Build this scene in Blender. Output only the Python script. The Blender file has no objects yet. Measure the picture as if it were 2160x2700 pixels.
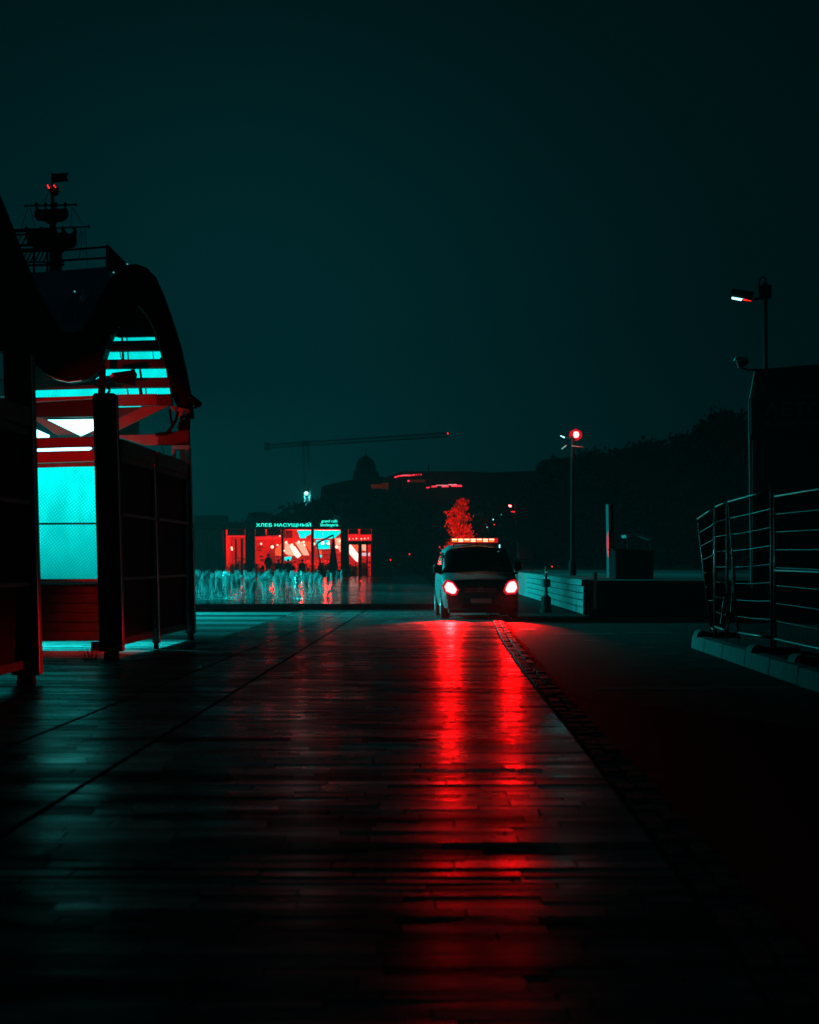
import bpy, bmesh, math, random
from mathutils import Vector, Matrix
R = random.Random(7)
SC = bpy.context.scene
COL = SC.collection

# ------------------------------------------------------------------ camera
F, HY, HC = 6000.0, 1475.0, 1.5          # focal length and horizon row for a 2160x2700 frame; eye height (m)
cam_d = bpy.data.cameras.new('camera'); cam = bpy.data.objects.new('camera', cam_d); COL.objects.link(cam)
cam.location = (0, 0, HC); cam.rotation_euler = (math.radians(90), 0, 0)
cam_d.sensor_width = 36; cam_d.lens = 80; cam_d.shift_y = 125 / 2700
cam_d.clip_end = 6000; cam_d.clip_start = .1
cam_d.dof.use_dof = True; cam_d.dof.focus_distance = 58; cam_d.dof.aperture_fstop = 3.5
SC.camera = cam
SC.view_settings.view_transform = 'Standard'; SC.view_settings.look = 'None'
SC.view_settings.exposure = 0; SC.view_settings.gamma = 1; SC.view_settings.use_curve_mapping = False
SC.render.engine = 'CYCLES'
SC.cycles.use_denoising = True
SC.cycles.max_bounces = 6; SC.cycles.diffuse_bounces = 2; SC.cycles.glossy_bounces = 3; SC.cycles.transparent_max_bounces = 8
SC.cycles.sample_clamp_indirect = 3.0

# ------------------------------------------------------------------ world: murky teal night sky, brighter over the river
world = bpy.data.worlds.new('World'); SC.world = world; world.use_nodes = True
wt = world.node_tree; wt.nodes.clear()
def wn(t, **k):
    n = wt.nodes.new(t)
    for a, b in k.items(): setattr(n, a, b)
    return n
def wmath(op, a, b=None):
    n = wn('ShaderNodeMath', operation=op)
    for i, v in enumerate((a, b)):
        if v is None: continue
        if isinstance(v, (int, float)): n.inputs[i].default_value = v
        else: wt.links.new(v, n.inputs[i])
    return n.outputs[0]
tc = wn('ShaderNodeTexCoord'); sep = wn('ShaderNodeSeparateXYZ'); wt.links.new(tc.outputs['Generated'], sep.inputs[0])
ax = wmath('DIVIDE', wmath('ADD', sep.outputs[0], .075), .155)
az = wmath('DIVIDE', wmath('SUBTRACT', sep.outputs[2], .11), .115)
front = wmath('MAXIMUM', sep.outputs[1], 0)
g = wmath('MULTIPLY', wmath('EXPONENT', wmath('MULTIPLY', wmath('ADD', wmath('MULTIPLY', ax, ax), wmath('MULTIPLY', az, az)), -1)), front)
nz = wn('ShaderNodeTexNoise'); nz.inputs['Scale'].default_value = 6; nz.inputs['Detail'].default_value = 3
wt.links.new(tc.outputs['Generated'], nz.inputs['Vector'])
lum = wmath('MULTIPLY', wmath('ADD', wmath('MULTIPLY', g, .0168), .0044), wmath('ADD', wmath('MULTIPLY', nz.outputs[0], .25), .875))
sky = wn('ShaderNodeTexSky', sky_type='NISHITA', sun_disc=False); sky.sun_elevation = math.radians(-3); sky.sun_rotation = math.radians(-20)
bw = wn('ShaderNodeRGBToBW'); wt.links.new(sky.outputs[0], bw.inputs[0])
tot = wmath('ADD', lum, wmath('MULTIPLY', wmath('MINIMUM', bw.outputs[0], .02), .05))
comb = wn('ShaderNodeCombineColor')
wt.links.new(wmath('MULTIPLY', tot, .015), comb.inputs[0]); wt.links.new(tot, comb.inputs[1]); wt.links.new(wmath('MULTIPLY', tot, 1.15), comb.inputs[2])
bg = wn('ShaderNodeBackground'); wt.links.new(comb.outputs[0], bg.inputs[0]); bg.inputs[1].default_value = 1.0
wo = wn('ShaderNodeOutputWorld'); wt.links.new(bg.outputs[0], wo.inputs[0])

CYAN = (.012, 1.0, 1.0); RED = (1.0, .0008, .001); ORANGE = (1.0, .10, .02)
HAZE = .0002
L_GATE, L_FOUNT, L_HEAD = 21000, 52000, 10000

def light(name, loc, kind, energy, color, radius=.15, target=None, size=60, blend=.6):
    d = bpy.data.lights.new(name, kind); d.energy = energy; d.color = color
    if kind in ('POINT', 'SPOT'): d.shadow_soft_size = radius
    if kind == 'SPOT': d.spot_size = math.radians(size); d.spot_blend = blend
    o = bpy.data.objects.new(name, d); COL.objects.link(o); o.location = loc
    if target is not None:
        o.rotation_euler = (Vector(target) - Vector(loc)).to_track_quat('-Z', 'Y').to_euler()
    return o

# ------------------------------------------------------------------ helpers
def P(px, py, D): return Vector(((px - 1080) * D / F, D, HC - (py - HY) * D / F))
def GX(px, D): return (px - 1080) * D / F

class M:
    """collects geometry for one mesh"""
    def __init__(s): s.v = []; s.f = []
    def add(s, vs, fs):
        n = len(s.v); s.v += [tuple(v) for v in vs]; s.f += [tuple(i + n for i in f) for f in fs]; return s
    def box(s, x0, x1, y0, y1, z0, z1):
        return s.add([(x0,y0,z0),(x1,y0,z0),(x1,y1,z0),(x0,y1,z0),(x0,y0,z1),(x1,y0,z1),(x1,y1,z1),(x0,y1,z1)],
                     [(0,3,2,1),(4,5,6,7),(0,1,5,4),(1,2,6,5),(2,3,7,6),(3,0,4,7)])
    def prism(s, poly, D, dep):
        """outline poly [(px,py)] standing at distance D, extruded dep metres away"""
        a = [P(x, y, D) for x, y in poly]; n = len(a)
        b = [Vector((v.x, v.y + dep, v.z)) for v in a]
        return s.add(a + b, [tuple(range(n)), tuple(range(2*n-1, n-1, -1))] + [(i, (i+1) % n, (i+1) % n + n, i + n)[::-1] for i in range(n)])
    def polyy(s, pts, y0, y1):
        n = len(pts)
        return s.add([(x, y0, z) for x, z in pts] + [(x, y1, z) for x, z in pts],
            [tuple(range(n)), tuple(range(2*n-1, n-1, -1))] + [(i, (i+1) % n, (i+1) % n + n, i + n)[::-1] for i in range(n)])
    def bar(s, a, b, w, h=None, n=4):
        """square or round bar from a to b"""
        a, b = Vector(a), Vector(b); h = h or w; d = (b - a).normalized()
        up = Vector((0, 0, 1)) if abs(d.z) < .9 else Vector((0, 1, 0))
        r = d.cross(up).normalized(); u = r.cross(d)
        vs = []
        for p in (a, b):
            for k in range(n):
                t = 2 * math.pi * (k + .5) / n; q = 1.414 if n == 4 else 1
                vs.append(p + r * math.cos(t) * w / 2 * q + u * math.sin(t) * h / 2 * q)
        return s.add(vs, [tuple(range(n))[::-1], tuple(range(n, 2*n))] + [(k, (k+1) % n, (k+1) % n + n, k + n) for k in range(n)])
    def lathe(s, cx, cy, prof, n=12):
        """prof [(r,z)] about a vertical axis"""
        vs = [(cx + r * math.cos(2*math.pi*k/n), cy + r * math.sin(2*math.pi*k/n), z) for r, z in prof for k in range(n)]
        fs = [(i*n + k, i*n + (k+1) % n, (i+1)*n + (k+1) % n, (i+1)*n + k) for i in range(len(prof)-1) for k in range(n)]
        fs += [tuple(range(n))[::-1], tuple((len(prof)-1)*n + k for k in range(n))]
        return s.add(vs, fs)
    def tube(s, pts, r, n=6):
        for a, b in zip(pts, pts[1:]): s.bar(a, b, r*2, n=n)
        return s
    def build(s, name, mat, parent=None, smooth=False, label=None, kind=None, bevel=0, fix=True):
        me = bpy.data.meshes.new(name); me.from_pydata(s.v, [], s.f); me.validate()
        if fix:
            bm = bmesh.new(); bm.from_mesh(me); bmesh.ops.recalc_face_normals(bm, faces=bm.faces); bm.to_mesh(me); bm.free()
        if mat: me.materials.append(mat)
        if smooth: me.polygons.foreach_set('use_smooth', [True]*len(me.polygons))
        o = bpy.data.objects.new(name, me); COL.objects.link(o)
        if parent: o.parent = parent
        if label: o['label'] = label
        if kind: o['kind'] = kind
        if bevel:
            b = o.modifiers.new('bevel', 'BEVEL'); b.width = bevel; b.segments = 2; b.limit_method = 'ANGLE'
        return o
def tag(o, label, cat, group=None):
    o['label'] = label; o['category'] = cat
    if group: o['group'] = group
    return o
def thing(name, label, cat, loc=(0,0,0), rz=0, group=None):
    o = bpy.data.objects.new(name, None); COL.objects.link(o); o.location = loc; o.rotation_euler = (0,0,rz)
    return tag(o, label, cat, group)
def dup(root, loc, rz=None, label=None, scale=None):
    r = root.copy(); COL.objects.link(r); r.location = loc
    if rz is not None: r.rotation_euler = (0,0,rz)
    if scale: r.scale = scale
    if label: r['label'] = label
    for ch in list(root.children):
        c = ch.copy(); COL.objects.link(c); c.parent = r
        for g_ in ch.children:
            d = g_.copy(); COL.objects.link(d); d.parent = c
    return r
def txt(body, name, mat, loc, height, parent=None, width=None, spacing=1.0, depth=.02, bold=0.0, rx=90):
    c = bpy.data.curves.new(name, 'FONT'); c.body = body; c.extrude = depth; c.space_character = spacing; c.offset = bold; c.resolution_u = 3
    o = bpy.data.objects.new(name, c); COL.objects.link(o)
    bpy.context.view_layer.update()
    me = bpy.data.meshes.new_from_object(o); bpy.data.objects.remove(o)
    xs = [v.co.x for v in me.vertices]; ys = [v.co.y for v in me.vertices]
    sy = height / (max(ys) - min(ys)); sx = sy if not width else width / (max(xs) - min(xs))
    x0, y0 = min(xs), min(ys)
    for v in me.vertices: v.co = Vector(((v.co.x - x0) * sx, -v.co.z, (v.co.y - y0) * sy))
    me.materials.clear(); me.materials.append(mat)
    o = bpy.data.objects.new(name, me); COL.objects.link(o); o.location = loc
    if parent: o.parent = parent
    return o

# ------------------------------------------------------------------ materials
def mat(name, col=(.3,.3,.3), rough=.6, metal=0, spec=.5, noise=0, nscale=8, bump=0, bscale=30, trans=0, emit=None, estr=0, rnoise=0, coat=0):
    m = bpy.data.materials.new(name); m.use_nodes = True; nt = m.node_tree
    b = nt.nodes['Principled BSDF']; L = nt.links.new
    b.inputs['Base Color'].default_value = (*col, 1); b.inputs['Roughness'].default_value = rough
    b.inputs['Metallic'].default_value = metal; b.inputs['Specular IOR Level'].default_value = spec
    b.inputs['Transmission Weight'].default_value = trans; b.inputs['Coat Weight'].default_value = coat
    if emit: b.inputs['Emission Color'].default_value = (*emit, 1); b.inputs['Emission Strength'].default_value = estr
    g = nt.nodes.new('ShaderNodeNewGeometry')
    if noise or rnoise:
        t = nt.nodes.new('ShaderNodeTexNoise'); t.inputs['Scale'].default_value = nscale; t.inputs['Detail'].default_value = 6
        L(g.outputs['Position'], t.inputs['Vector'])
        if noise:
            mr = nt.nodes.new('ShaderNodeMapRange'); L(t.outputs[0], mr.inputs[0]); mr.inputs[1].default_value = .3; mr.inputs[2].default_value = .7
            mr.inputs[3].default_value = 1 - noise; mr.inputs[4].default_value = 1 + noise
            mx = nt.nodes.new('ShaderNodeVectorMath'); mx.operation = 'SCALE'; mx.inputs[0].default_value = col; L(mr.outputs[0], mx.inputs['Scale']); L(mx.outputs[0], b.inputs['Base Color'])
        if rnoise:
            mr2 = nt.nodes.new('ShaderNodeMapRange'); L(t.outputs[0], mr2.inputs[0]); mr2.inputs[1].default_value = .3; mr2.inputs[2].default_value = .7
            mr2.inputs[3].default_value = max(.02, rough - rnoise); mr2.inputs[4].default_value = min(1, rough + rnoise); L(mr2.outputs[0], b.inputs['Roughness'])
    if bump:
        t2 = nt.nodes.new('ShaderNodeTexNoise'); t2.inputs['Scale'].default_value = bscale; t2.inputs['Detail'].default_value = 5
        L(g.outputs['Position'], t2.inputs['Vector']); bp = nt.nodes.new('ShaderNodeBump'); bp.inputs['Strength'].default_value = bump; bp.inputs['Distance'].default_value = .02
        L(t2.outputs[0], bp.inputs['Height']); L(bp.outputs[0], b.inputs['Normal'])
    return m
def emis(name, col, s):
    m = bpy.data.materials.new(name); m.use_nodes = True; nt = m.node_tree; nt.nodes.clear()
    e = nt.nodes.new('ShaderNodeEmission'); e.inputs[0].default_value = (*col, 1); e.inputs[1].default_value = s
    o = nt.nodes.new('ShaderNodeOutputMaterial'); nt.links.new(e.outputs[0], o.inputs[0]); return m

def tile_mat():
    m = mat('wet_paving', (.085,.085,.085), .3, spec=.06); nt = m.node_tree; L = nt.links.new; b = nt.nodes['Principled BSDF']
    g = nt.nodes.new('ShaderNodeNewGeometry'); oi = nt.nodes.new('ShaderNodeObjectInfo')
    ad = nt.nodes.new('ShaderNodeMath'); ad.operation = 'ADD'; L(g.outputs['Random Per Island'], ad.inputs[0]); L(oi.outputs['Random'], ad.inputs[1])
    fr = nt.nodes.new('ShaderNodeMath'); fr.operation = 'FRACT'; L(ad.outputs[0], fr.inputs[0])
    n1 = nt.nodes.new('ShaderNodeTexNoise'); n1.inputs['Scale'].default_value = .9; n1.inputs['Detail'].default_value = 7; n1.inputs['Roughness'].default_value = .65
    mp = nt.nodes.new('ShaderNodeMapping'); mp.inputs['Scale'].default_value = (1, .35, 1); L(g.outputs['Position'], mp.inputs[0]); L(mp.outputs[0], n1.inputs['Vector'])
    # roughness: damp patches plus per-slab variation
    mr = nt.nodes.new('ShaderNodeMapRange'); L(n1.outputs[0], mr.inputs[0]); mr.inputs[1].default_value = .35; mr.inputs[2].default_value = .68; mr.inputs[3].default_value = .17; mr.inputs[4].default_value = .32
    mu = nt.nodes.new('ShaderNodeMath'); mu.operation = 'MULTIPLY_ADD'; L(fr.outputs[0], mu.inputs[0]); mu.inputs[1].default_value = .12; L(mr.outputs[0], mu.inputs[2])
    L(mu.outputs[0], b.inputs['Roughness'])
    f2 = nt.nodes.new('ShaderNodeMath'); f2.operation = 'MULTIPLY'; L(fr.outputs[0], f2.inputs[0]); f2.inputs[1].default_value = 7.37
    f3 = nt.nodes.new('ShaderNodeMath'); f3.operation = 'FRACT'; L(f2.outputs[0], f3.inputs[0])
    f4 = nt.nodes.new('ShaderNodeMath'); f4.operation = 'POWER'; L(f3.outputs[0], f4.inputs[0]); f4.inputs[1].default_value = 2.0
    f5 = nt.nodes.new('ShaderNodeMath'); f5.operation = 'MULTIPLY_ADD'; L(f4.outputs[0], f5.inputs[0]); f5.inputs[1].default_value = .075; f5.inputs[2].default_value = .005; 
    nb = nt.nodes.new('ShaderNodeTexNoise'); nb.inputs['Scale'].default_value = 1.25; nb.inputs['Detail'].default_value = 5; nb.inputs['Roughness'].default_value = .62
    mb = nt.nodes.new('ShaderNodeMapping'); mb.inputs['Scale'].default_value = (.22, 1.0, 1); L(g.outputs['Position'], mb.inputs[0]); L(mb.outputs[0], nb.inputs['Vector'])
    rb = nt.nodes.new('ShaderNodeMapRange'); L(nb.outputs[0], rb.inputs[0]); rb.inputs[1].default_value = .40; rb.inputs[2].default_value = .60; rb.inputs[3].default_value = .04; rb.inputs[4].default_value = 1.9
    f6 = nt.nodes.new('ShaderNodeMath'); f6.operation = 'MULTIPLY'; L(f5.outputs[0], f6.inputs[0]); L(rb.outputs[0], f6.inputs[1]); 
    sn = nt.nodes.new('ShaderNodeSeparateXYZ'); L(g.outputs['True Normal'], sn.inputs[0]); gt = nt.nodes.new('ShaderNodeMath'); gt.operation = 'GREATER_THAN'; L(sn.outputs[2], gt.inputs[0]); gt.inputs[1].default_value = .93
    f7 = nt.nodes.new('ShaderNodeMath'); f7.operation = 'MULTIPLY'; L(f6.outputs[0], f7.inputs[0]); L(gt.outputs[0], f7.inputs[1])
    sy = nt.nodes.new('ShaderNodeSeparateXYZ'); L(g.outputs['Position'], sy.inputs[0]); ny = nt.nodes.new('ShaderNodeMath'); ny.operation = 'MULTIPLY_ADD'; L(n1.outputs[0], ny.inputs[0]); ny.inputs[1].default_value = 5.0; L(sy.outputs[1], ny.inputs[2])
    dy = nt.nodes.new('ShaderNodeMapRange'); L(ny.outputs[0], dy.inputs[0]); dy.inputs[1].default_value = 12.0; dy.inputs[2].default_value = 22.0; dy.inputs[3].default_value = .04; dy.inputs[4].default_value = 1.0  # sheen painted out towards the camera to darken the near slabs
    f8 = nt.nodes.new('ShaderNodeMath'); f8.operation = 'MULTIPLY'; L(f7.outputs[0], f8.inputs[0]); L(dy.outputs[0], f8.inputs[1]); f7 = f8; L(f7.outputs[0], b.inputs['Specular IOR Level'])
    cr = nt.nodes.new('ShaderNodeMapRange'); L(fr.outputs[0], cr.inputs[0]); cr.inputs[3].default_value = .04; cr.inputs[4].default_value = .15
    n2 = nt.nodes.new('ShaderNodeTexNoise'); n2.inputs['Scale'].default_value = 5; n2.inputs['Detail'].default_value = 8; L(g.outputs['Position'], n2.inputs['Vector'])
    m2 = nt.nodes.new('ShaderNodeMath'); m2.operation = 'MULTIPLY'; L(cr.outputs[0], m2.inputs[0]); L(n2.outputs[0], m2.inputs[1])
    m3 = nt.nodes.new('ShaderNodeMath'); m3.operation = 'MULTIPLY'; L(m2.outputs[0], m3.inputs[0]); rb2 = nt.nodes.new('ShaderNodeMapRange'); L(nb.outputs[0], rb2.inputs[0]); rb2.inputs[1].default_value = .36; rb2.inputs[2].default_value = .62; rb2.inputs[3].default_value = .9; rb2.inputs[4].default_value = 2.7; L(rb2.outputs[0], m3.inputs[1])
    cc = nt.nodes.new('ShaderNodeCombineColor'); [L(m3.outputs[0], cc.inputs[i]) for i in range(3)]; L(cc.outputs[0], b.inputs['Base Color'])
    n3 = nt.nodes.new('ShaderNodeTexNoise'); n3.inputs['Scale'].default_value = 14; n3.inputs['Detail'].default_value = 8
    mp3 = nt.nodes.new('ShaderNodeMapping'); mp3.inputs['Scale'].default_value = (.5, 1.2, 1); L(g.outputs['Position'], mp3.inputs[0]); L(mp3.outputs[0], n3.inputs['Vector'])
    bp = nt.nodes.new('ShaderNodeBump'); bp.inputs['Strength'].default_value = .35; bp.inputs['Distance'].default_value = .006; L(n3.outputs[0], bp.inputs['Height']); L(bp.outputs[0], b.inputs['Normal'])
    return m
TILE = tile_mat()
ASPH = mat('asphalt', (.02,.02,.02), .8, spec=.05, rnoise=.15, noise=.6, nscale=2.5, bump=.6, bscale=60)
GRND = mat('park_ground', (.05,.05,.05), .8, noise=.3, nscale=.5)
WETPL = mat('wet_plaza_stone', (.09,.09,.09), .16, noise=.3, nscale=1.2, bump=.25, bscale=3.0, rnoise=.09, spec=.6)
PAINT = mat('road_paint', (.10,.10,.10), .8, noise=.35, nscale=3, spec=.08)
PALE = mat('pale_paving', (.2,.2,.2), .55, noise=.25, nscale=3, spec=.3)
STONE = mat('pale_stone', (.15,.15,.15), .8, noise=.3, nscale=4, bump=.4, bscale=20, spec=.2)
CONC = mat('concrete', (.13,.13,.13), .85, noise=.25, nscale=5, bump=.4, bscale=25, spec=.2)
DARK = mat('dark_painted_steel', (.02,.02,.022), .5, noise=.2, nscale=6, spec=.3)
DARKM = mat('dark_matte', (.018,.018,.018), .85, noise=.25, nscale=3, spec=.12)
STEEL = mat('galvanised_steel', (.45,.45,.45), .38, metal=.8, noise=.15, nscale=12)
TUBE = mat('fence_tube', (.06,.06,.06), .4, metal=.2)
WIRE = mat('dull_fence_wire', (.03,.03,.03), .5, spec=.25)
BEAM = mat('painted_beam', (.42,.30,.28), .6, noise=.15, nscale=5, bump=.15, bscale=12)
CAPW = mat('weathered_cap_board', (.30,.22,.2), .65, noise=.35, nscale=9, bump=.4, bscale=18)
PLANK = mat('dark_cladding', (.10,.07,.06), .6, noise=.25, nscale=5, bump=.2)
ROOFM = mat('wave_roof_skin', (.012,.012,.013), .7, noise=.3, nscale=2, spec=.15)
GLASSD = mat('dark_glass', (.15,.28,.42), .2, metal=1, spec=.5, noise=.3, nscale=.6)
LEAFR = mat('reddish_leaves', (.26,.05,.02), .5, noise=.5, nscale=3, spec=.2)  # red light on the tree put into the leaf colour
LEAF = mat('leaves', (.03,.045,.015), .6, noise=.4, nscale=3, spec=.2)
LEAFL = mat('pale_leaves', (.12,.11,.06), .55, noise=.4, nscale=3, spec=.3)
BARK = mat('bark', (.06,.045,.035), .9, noise=.3, nscale=8)
FAR = mat('far_masonry', (.02,.02,.022), .9, noise=.25, nscale=.2, spec=.1)
FABRIC = mat('canvas', (.22,.24,.23), .9, noise=.15, nscale=6, spec=.1)
CLOTH = mat('dark_clothes', (.05,.055,.06), .9, noise=.2)
CLOTHL = mat('pale_shirt', (.55,.55,.55), .9)
SKIN = mat('skin', (.35,.22,.16), .6)
HAIR = mat('hair', (.02,.015,.012), .7)
TYRE = mat('tyre_rubber', (.02,.02,.02), .85, spec=.2)
VAN = mat('silver_van_paint', (.03,.12,.13), .5, spec=.2, metal=.15, coat=0, noise=.06, nscale=1.5)  # teal night light put into the silver body colour
VGLASS = mat('van_glass', (.006,.006,.008), .06, spec=.5, coat=0)
PLAST = mat('black_plastic', (.02,.02,.02), .5, spec=.3)
PLATE = mat('plate_white', (.5,.5,.5), .5)
def mesh_screen(name, col, s0, s1, z0, z1, pitch):
    """backlit mesh screen: brighter towards its lamp at the top, fine diagonal weave"""
    m = bpy.data.materials.new(name); m.use_nodes = True; nt = m.node_tree; nt.nodes.clear(); L = nt.links.new
    g = nt.nodes.new('ShaderNodeNewGeometry'); sp = nt.nodes.new('ShaderNodeSeparateXYZ'); L(g.outputs['Position'], sp.inputs[0])
    mr = nt.nodes.new('ShaderNodeMapRange'); L(sp.outputs[2], mr.inputs[0]); mr.inputs[1].default_value = z0; mr.inputs[2].default_value = z1; mr.inputs[3].default_value = s0; mr.inputs[4].default_value = s1  # height grading stands for the falloff of the backlight
    def wave(rot):
        mp = nt.nodes.new('ShaderNodeMapping'); mp.inputs['Rotation'].default_value = (0, rot, 0); L(g.outputs['Position'], mp.inputs[0])
        w = nt.nodes.new('ShaderNodeTexWave'); w.inputs['Scale'].default_value = pitch; L(mp.outputs[0], w.inputs[0]); return w.outputs['Fac']
    mw = nt.nodes.new('ShaderNodeMath'); mw.operation = 'MULTIPLY'; L(wave(.6), mw.inputs[0]); L(wave(-.9), mw.inputs[1])
    m2 = nt.nodes.new('ShaderNodeMapRange'); L(mw.outputs[0], m2.inputs[0]); m2.inputs[3].default_value = .72; m2.inputs[4].default_value = 1.15
    n = nt.nodes.new('ShaderNodeTexNoise'); n.inputs['Scale'].default_value = 2.2; n.inputs['Detail'].default_value = 5; mpn = nt.nodes.new('ShaderNodeMapping'); mpn.inputs['Scale'].default_value = (2.2, 1, .7); L(g.outputs['Position'], mpn.inputs[0]); L(mpn.outputs[0], n.inputs[0])
    m4 = nt.nodes.new('ShaderNodeMapRange'); L(n.outputs[0], m4.inputs[0]); m4.inputs[1].default_value = .3; m4.inputs[2].default_value = .7; m4.inputs[3].default_value = .82; m4.inputs[4].default_value = 1.12
    a = nt.nodes.new('ShaderNodeMath'); a.operation = 'MULTIPLY'; L(mr.outputs[0], a.inputs[0]); L(m2.outputs[0], a.inputs[1])
    a2 = nt.nodes.new('ShaderNodeMath'); a2.operation = 'MULTIPLY'; L(a.outputs[0], a2.inputs[0]); L(m4.outputs[0], a2.inputs[1])
    e = nt.nodes.new('ShaderNodeEmission'); e.inputs[0].default_value = (*col, 1); L(a2.outputs[0], e.inputs[1])
    o = nt.nodes.new('ShaderNodeOutputMaterial'); L(e.outputs[0], o.inputs[0]); return m
E_HEAD = emis('headlamp_glow', (1, .12, .125), 8.5)
E_HALO = emis('headlamp_rim_glow', (1, .015, .03), .55)  # red halo around lamps, painted as a glowing surface
E_BARW = emis('beacon_hot', (1, .36, .2), 3.2)
E_BARO = emis('beacon_amber', (1, .16, .01), 2.2)
E_CY = emis('cyan_lit_panel', (.0, 1, .95), 1.1)
E_CYW = emis('hot_white_panel', (.36, 1, 1), 3)
E_SIGN = emis('sign_letters', (.02, .9, .68), 1.7)
E_RED = emis('red_led', (1, .012, .012), 2.5)
E_WARM = emis('globe_lamp', (1, .35, .25), 3.5)
E_LAMPR = emis('hot_red_lamp', (1, .06, .06), 20)
E_LAMPC = emis('hot_cyan_lamp', (.4, 1, 1), 2.4)

# ------------------------------------------------------------------ ground, road, paving
M().add([(-1500,-60,-.05),(1500,-60,-.05),(1500,2500,-.05),(-1500,2500,-.05)], [(0,1,2,3)]).build('ground', GRND, kind='structure')
M().add([(-40,-20,-.035),(60,-20,-.035),(60,130,-.035),(-40,130,-.035)], [(0,1,2,3)]).build('road', ASPH, kind='structure')
def edge_r(y): return 1.05 + .0165 * y + .05 * math.sin(y * .13)          # right edge of the slab walkway
def edge_l(y): return -5.3
pav = M().add([(-9,-4,-.028),(edge_r(-4)+.12,-4,-.028),(edge_r(69)+.12,69,-.028),(-3.15,69,-.028),(-3.6,44,-.028),(-9,44,-.028)], [(0,1,2,3,4,5)]).build('pavement', DARKM, kind='structure')
tile_base = M()
tile_base.box(-.5,.5,-.5,.5,-.022,0)
base_mesh = None
near = 0
far_t = M()
def tile_geo(m, cx, cy, w, d, z, tx, ty):
    hw, hd = w/2, d/2; c = .003
    def zz(x, y): return z + x * tx + y * ty
    vs = [(cx+sx*hw, cy+sy*hd, -.02) for sx, sy in ((-1,-1),(1,-1),(1,1),(-1,1))]
    vs += [(cx+sx*hw, cy+sy*hd, zz(sx*hw, sy*hd) - c*.6) for sx, sy in ((-1,-1),(1,-1),(1,1),(-1,1))]
    vs += [(cx+sx*(hw-c), cy+sy*(hd-c), zz(sx*hw, sy*hd)) for sx, sy in ((-1,-1),(1,-1),(1,1),(-1,1))]
    fs = [(8,9,10,11)] + [(a, (a+1) % 4, (a+1) % 4 + 4, a + 4) for a in range(4)] + [(a+4, (a+1) % 4 + 4, (a+1) % 4 + 8, a + 8) for a in range(4)]
    m.add(vs, fs)
tile_meshes = {}
GAPX = [(-3.25, 0.030), (-2.0, .0)]        # long joints that run with the road
y = 6.6
rowt = 0
while y < 68.8:
    d = R.choice((.15, .2, .2, .3))
    yc = y + d/2
    if R.random() < .45: rowt = R.gauss(0, .009)
    er = edge_r(yc)
    left = -9.0 if yc < 43.5 else -3.62 + (yc - 43.5) * .018
    if yc < 16: left = max(left, -.19 * (yc + d) - .5)
    # two long joints: X = -3.75+.028y and X = -2.45+.018y
    j1, j2 = -3.73 + .028 * yc, -2.43 + .017 * yc
    spans = []
    xs = [left, j1, j2, er]; xs = [v for v in xs if v >= left - 1e-6]
    for a, b in zip(xs, xs[1:]):
        x = a + .025
        first = True
        while x < b - .03:
            w = R.choice((.45, .6, .6, .8, .9)) * (R.uniform(.4, .9) if first else 1); first = False
            if x + w > b - .2: w = b - .012 - x
            tz = R.gauss(0, .0008); tx = R.gauss(0, .002); ty = rowt + R.gauss(0, .004)
            if R.random() < .06: ty += R.choice((-1, 1)) * .01
            if near < 290 and abs(x + w/2) < .185 * yc + .5:
                key = (round(w, 2), d)
                if key not in tile_meshes:
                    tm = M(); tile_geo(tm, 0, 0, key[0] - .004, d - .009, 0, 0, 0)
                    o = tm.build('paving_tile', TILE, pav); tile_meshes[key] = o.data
                else:
                    o = bpy.data.objects.new('paving_tile', tile_meshes[key]); COL.objects.link(o); o.parent = pav
                o.location = (x + w/2, yc, tz); o.rotation_euler = (ty, -tx, 0)
                near += 1
            else:
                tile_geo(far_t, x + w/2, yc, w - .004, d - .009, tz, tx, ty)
            x += w
    y += d
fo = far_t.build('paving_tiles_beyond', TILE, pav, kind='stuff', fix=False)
fo['label'] = 'wet stone slabs beyond the near rows'
# rough stone kerb strip along the right edge of the walkway
ks = M()
y = 7
while y < 62:
    l = R.uniform(.12, .3); e = edge_r(y)
    for k in range(2):
        x0 = e + .03 + k * .13 + R.uniform(-.015, .015)
        ks.box(x0, x0 + R.uniform(.09, .12), y, y + l - .02, -.03, R.uniform(-.006, .022))
    y += l
ks.build('cobbled_edge', mat('edge_cobbles', (.06,.06,.06), .7, noise=.3, spec=.3), pav, kind='stuff', bevel=.008)
# flat pale dashes scattered on the road
rd = bpy.data.objects['road']
for (x, y_, w, l) in ((2.6,50,.35,.9),(3.6,47,1.2,.35),(5.0,47.5,1.0,.3),(3.4,43,.25,.25),(3.8,41,.25,.25),(4.1,39.5,.25,.25),(4.2,37,.3,.25),(4.2,34.5,.3,.2),(2.9,27,1.4,.4),(4.1,27.2,1.2,.35)):
    M().add([(x-w/2,y_-l/2,-.030),(x+w/2,y_-l/2,-.030),(x+w/2,y_+l/2,-.030),(x-w/2,y_+l/2,-.030)],[(0,1,2,3)]).build('worn_paint_dash', PAINT, rd)
# crossing with broad white bands left of the walkway
cr = M().add([(-30,43.8,-.024),(-3.66,43.8,-.024),(-3.18,68.6,-.024),(-30,68.6,-.024)], [(0,1,2,3)]).build('crossing', ASPH, kind='structure')
for a, b in ((43.9,44.2),(45.4,47.4),(49.3,51.4),(53.4,55.6),(57.6,60.2),(62.6,65.4)):
    xa, xb = -3.66 + (a-43.8)*.0194 - .05, -3.66 + (b-43.8)*.0194 - .05
    M().add([(-30,a,-.020),(xa,a,-.020),(xb,b,-.020),(-30,b,-.020)], [(0,1,2,3)]).build('crossing_stripe', PAINT, cr)
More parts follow.
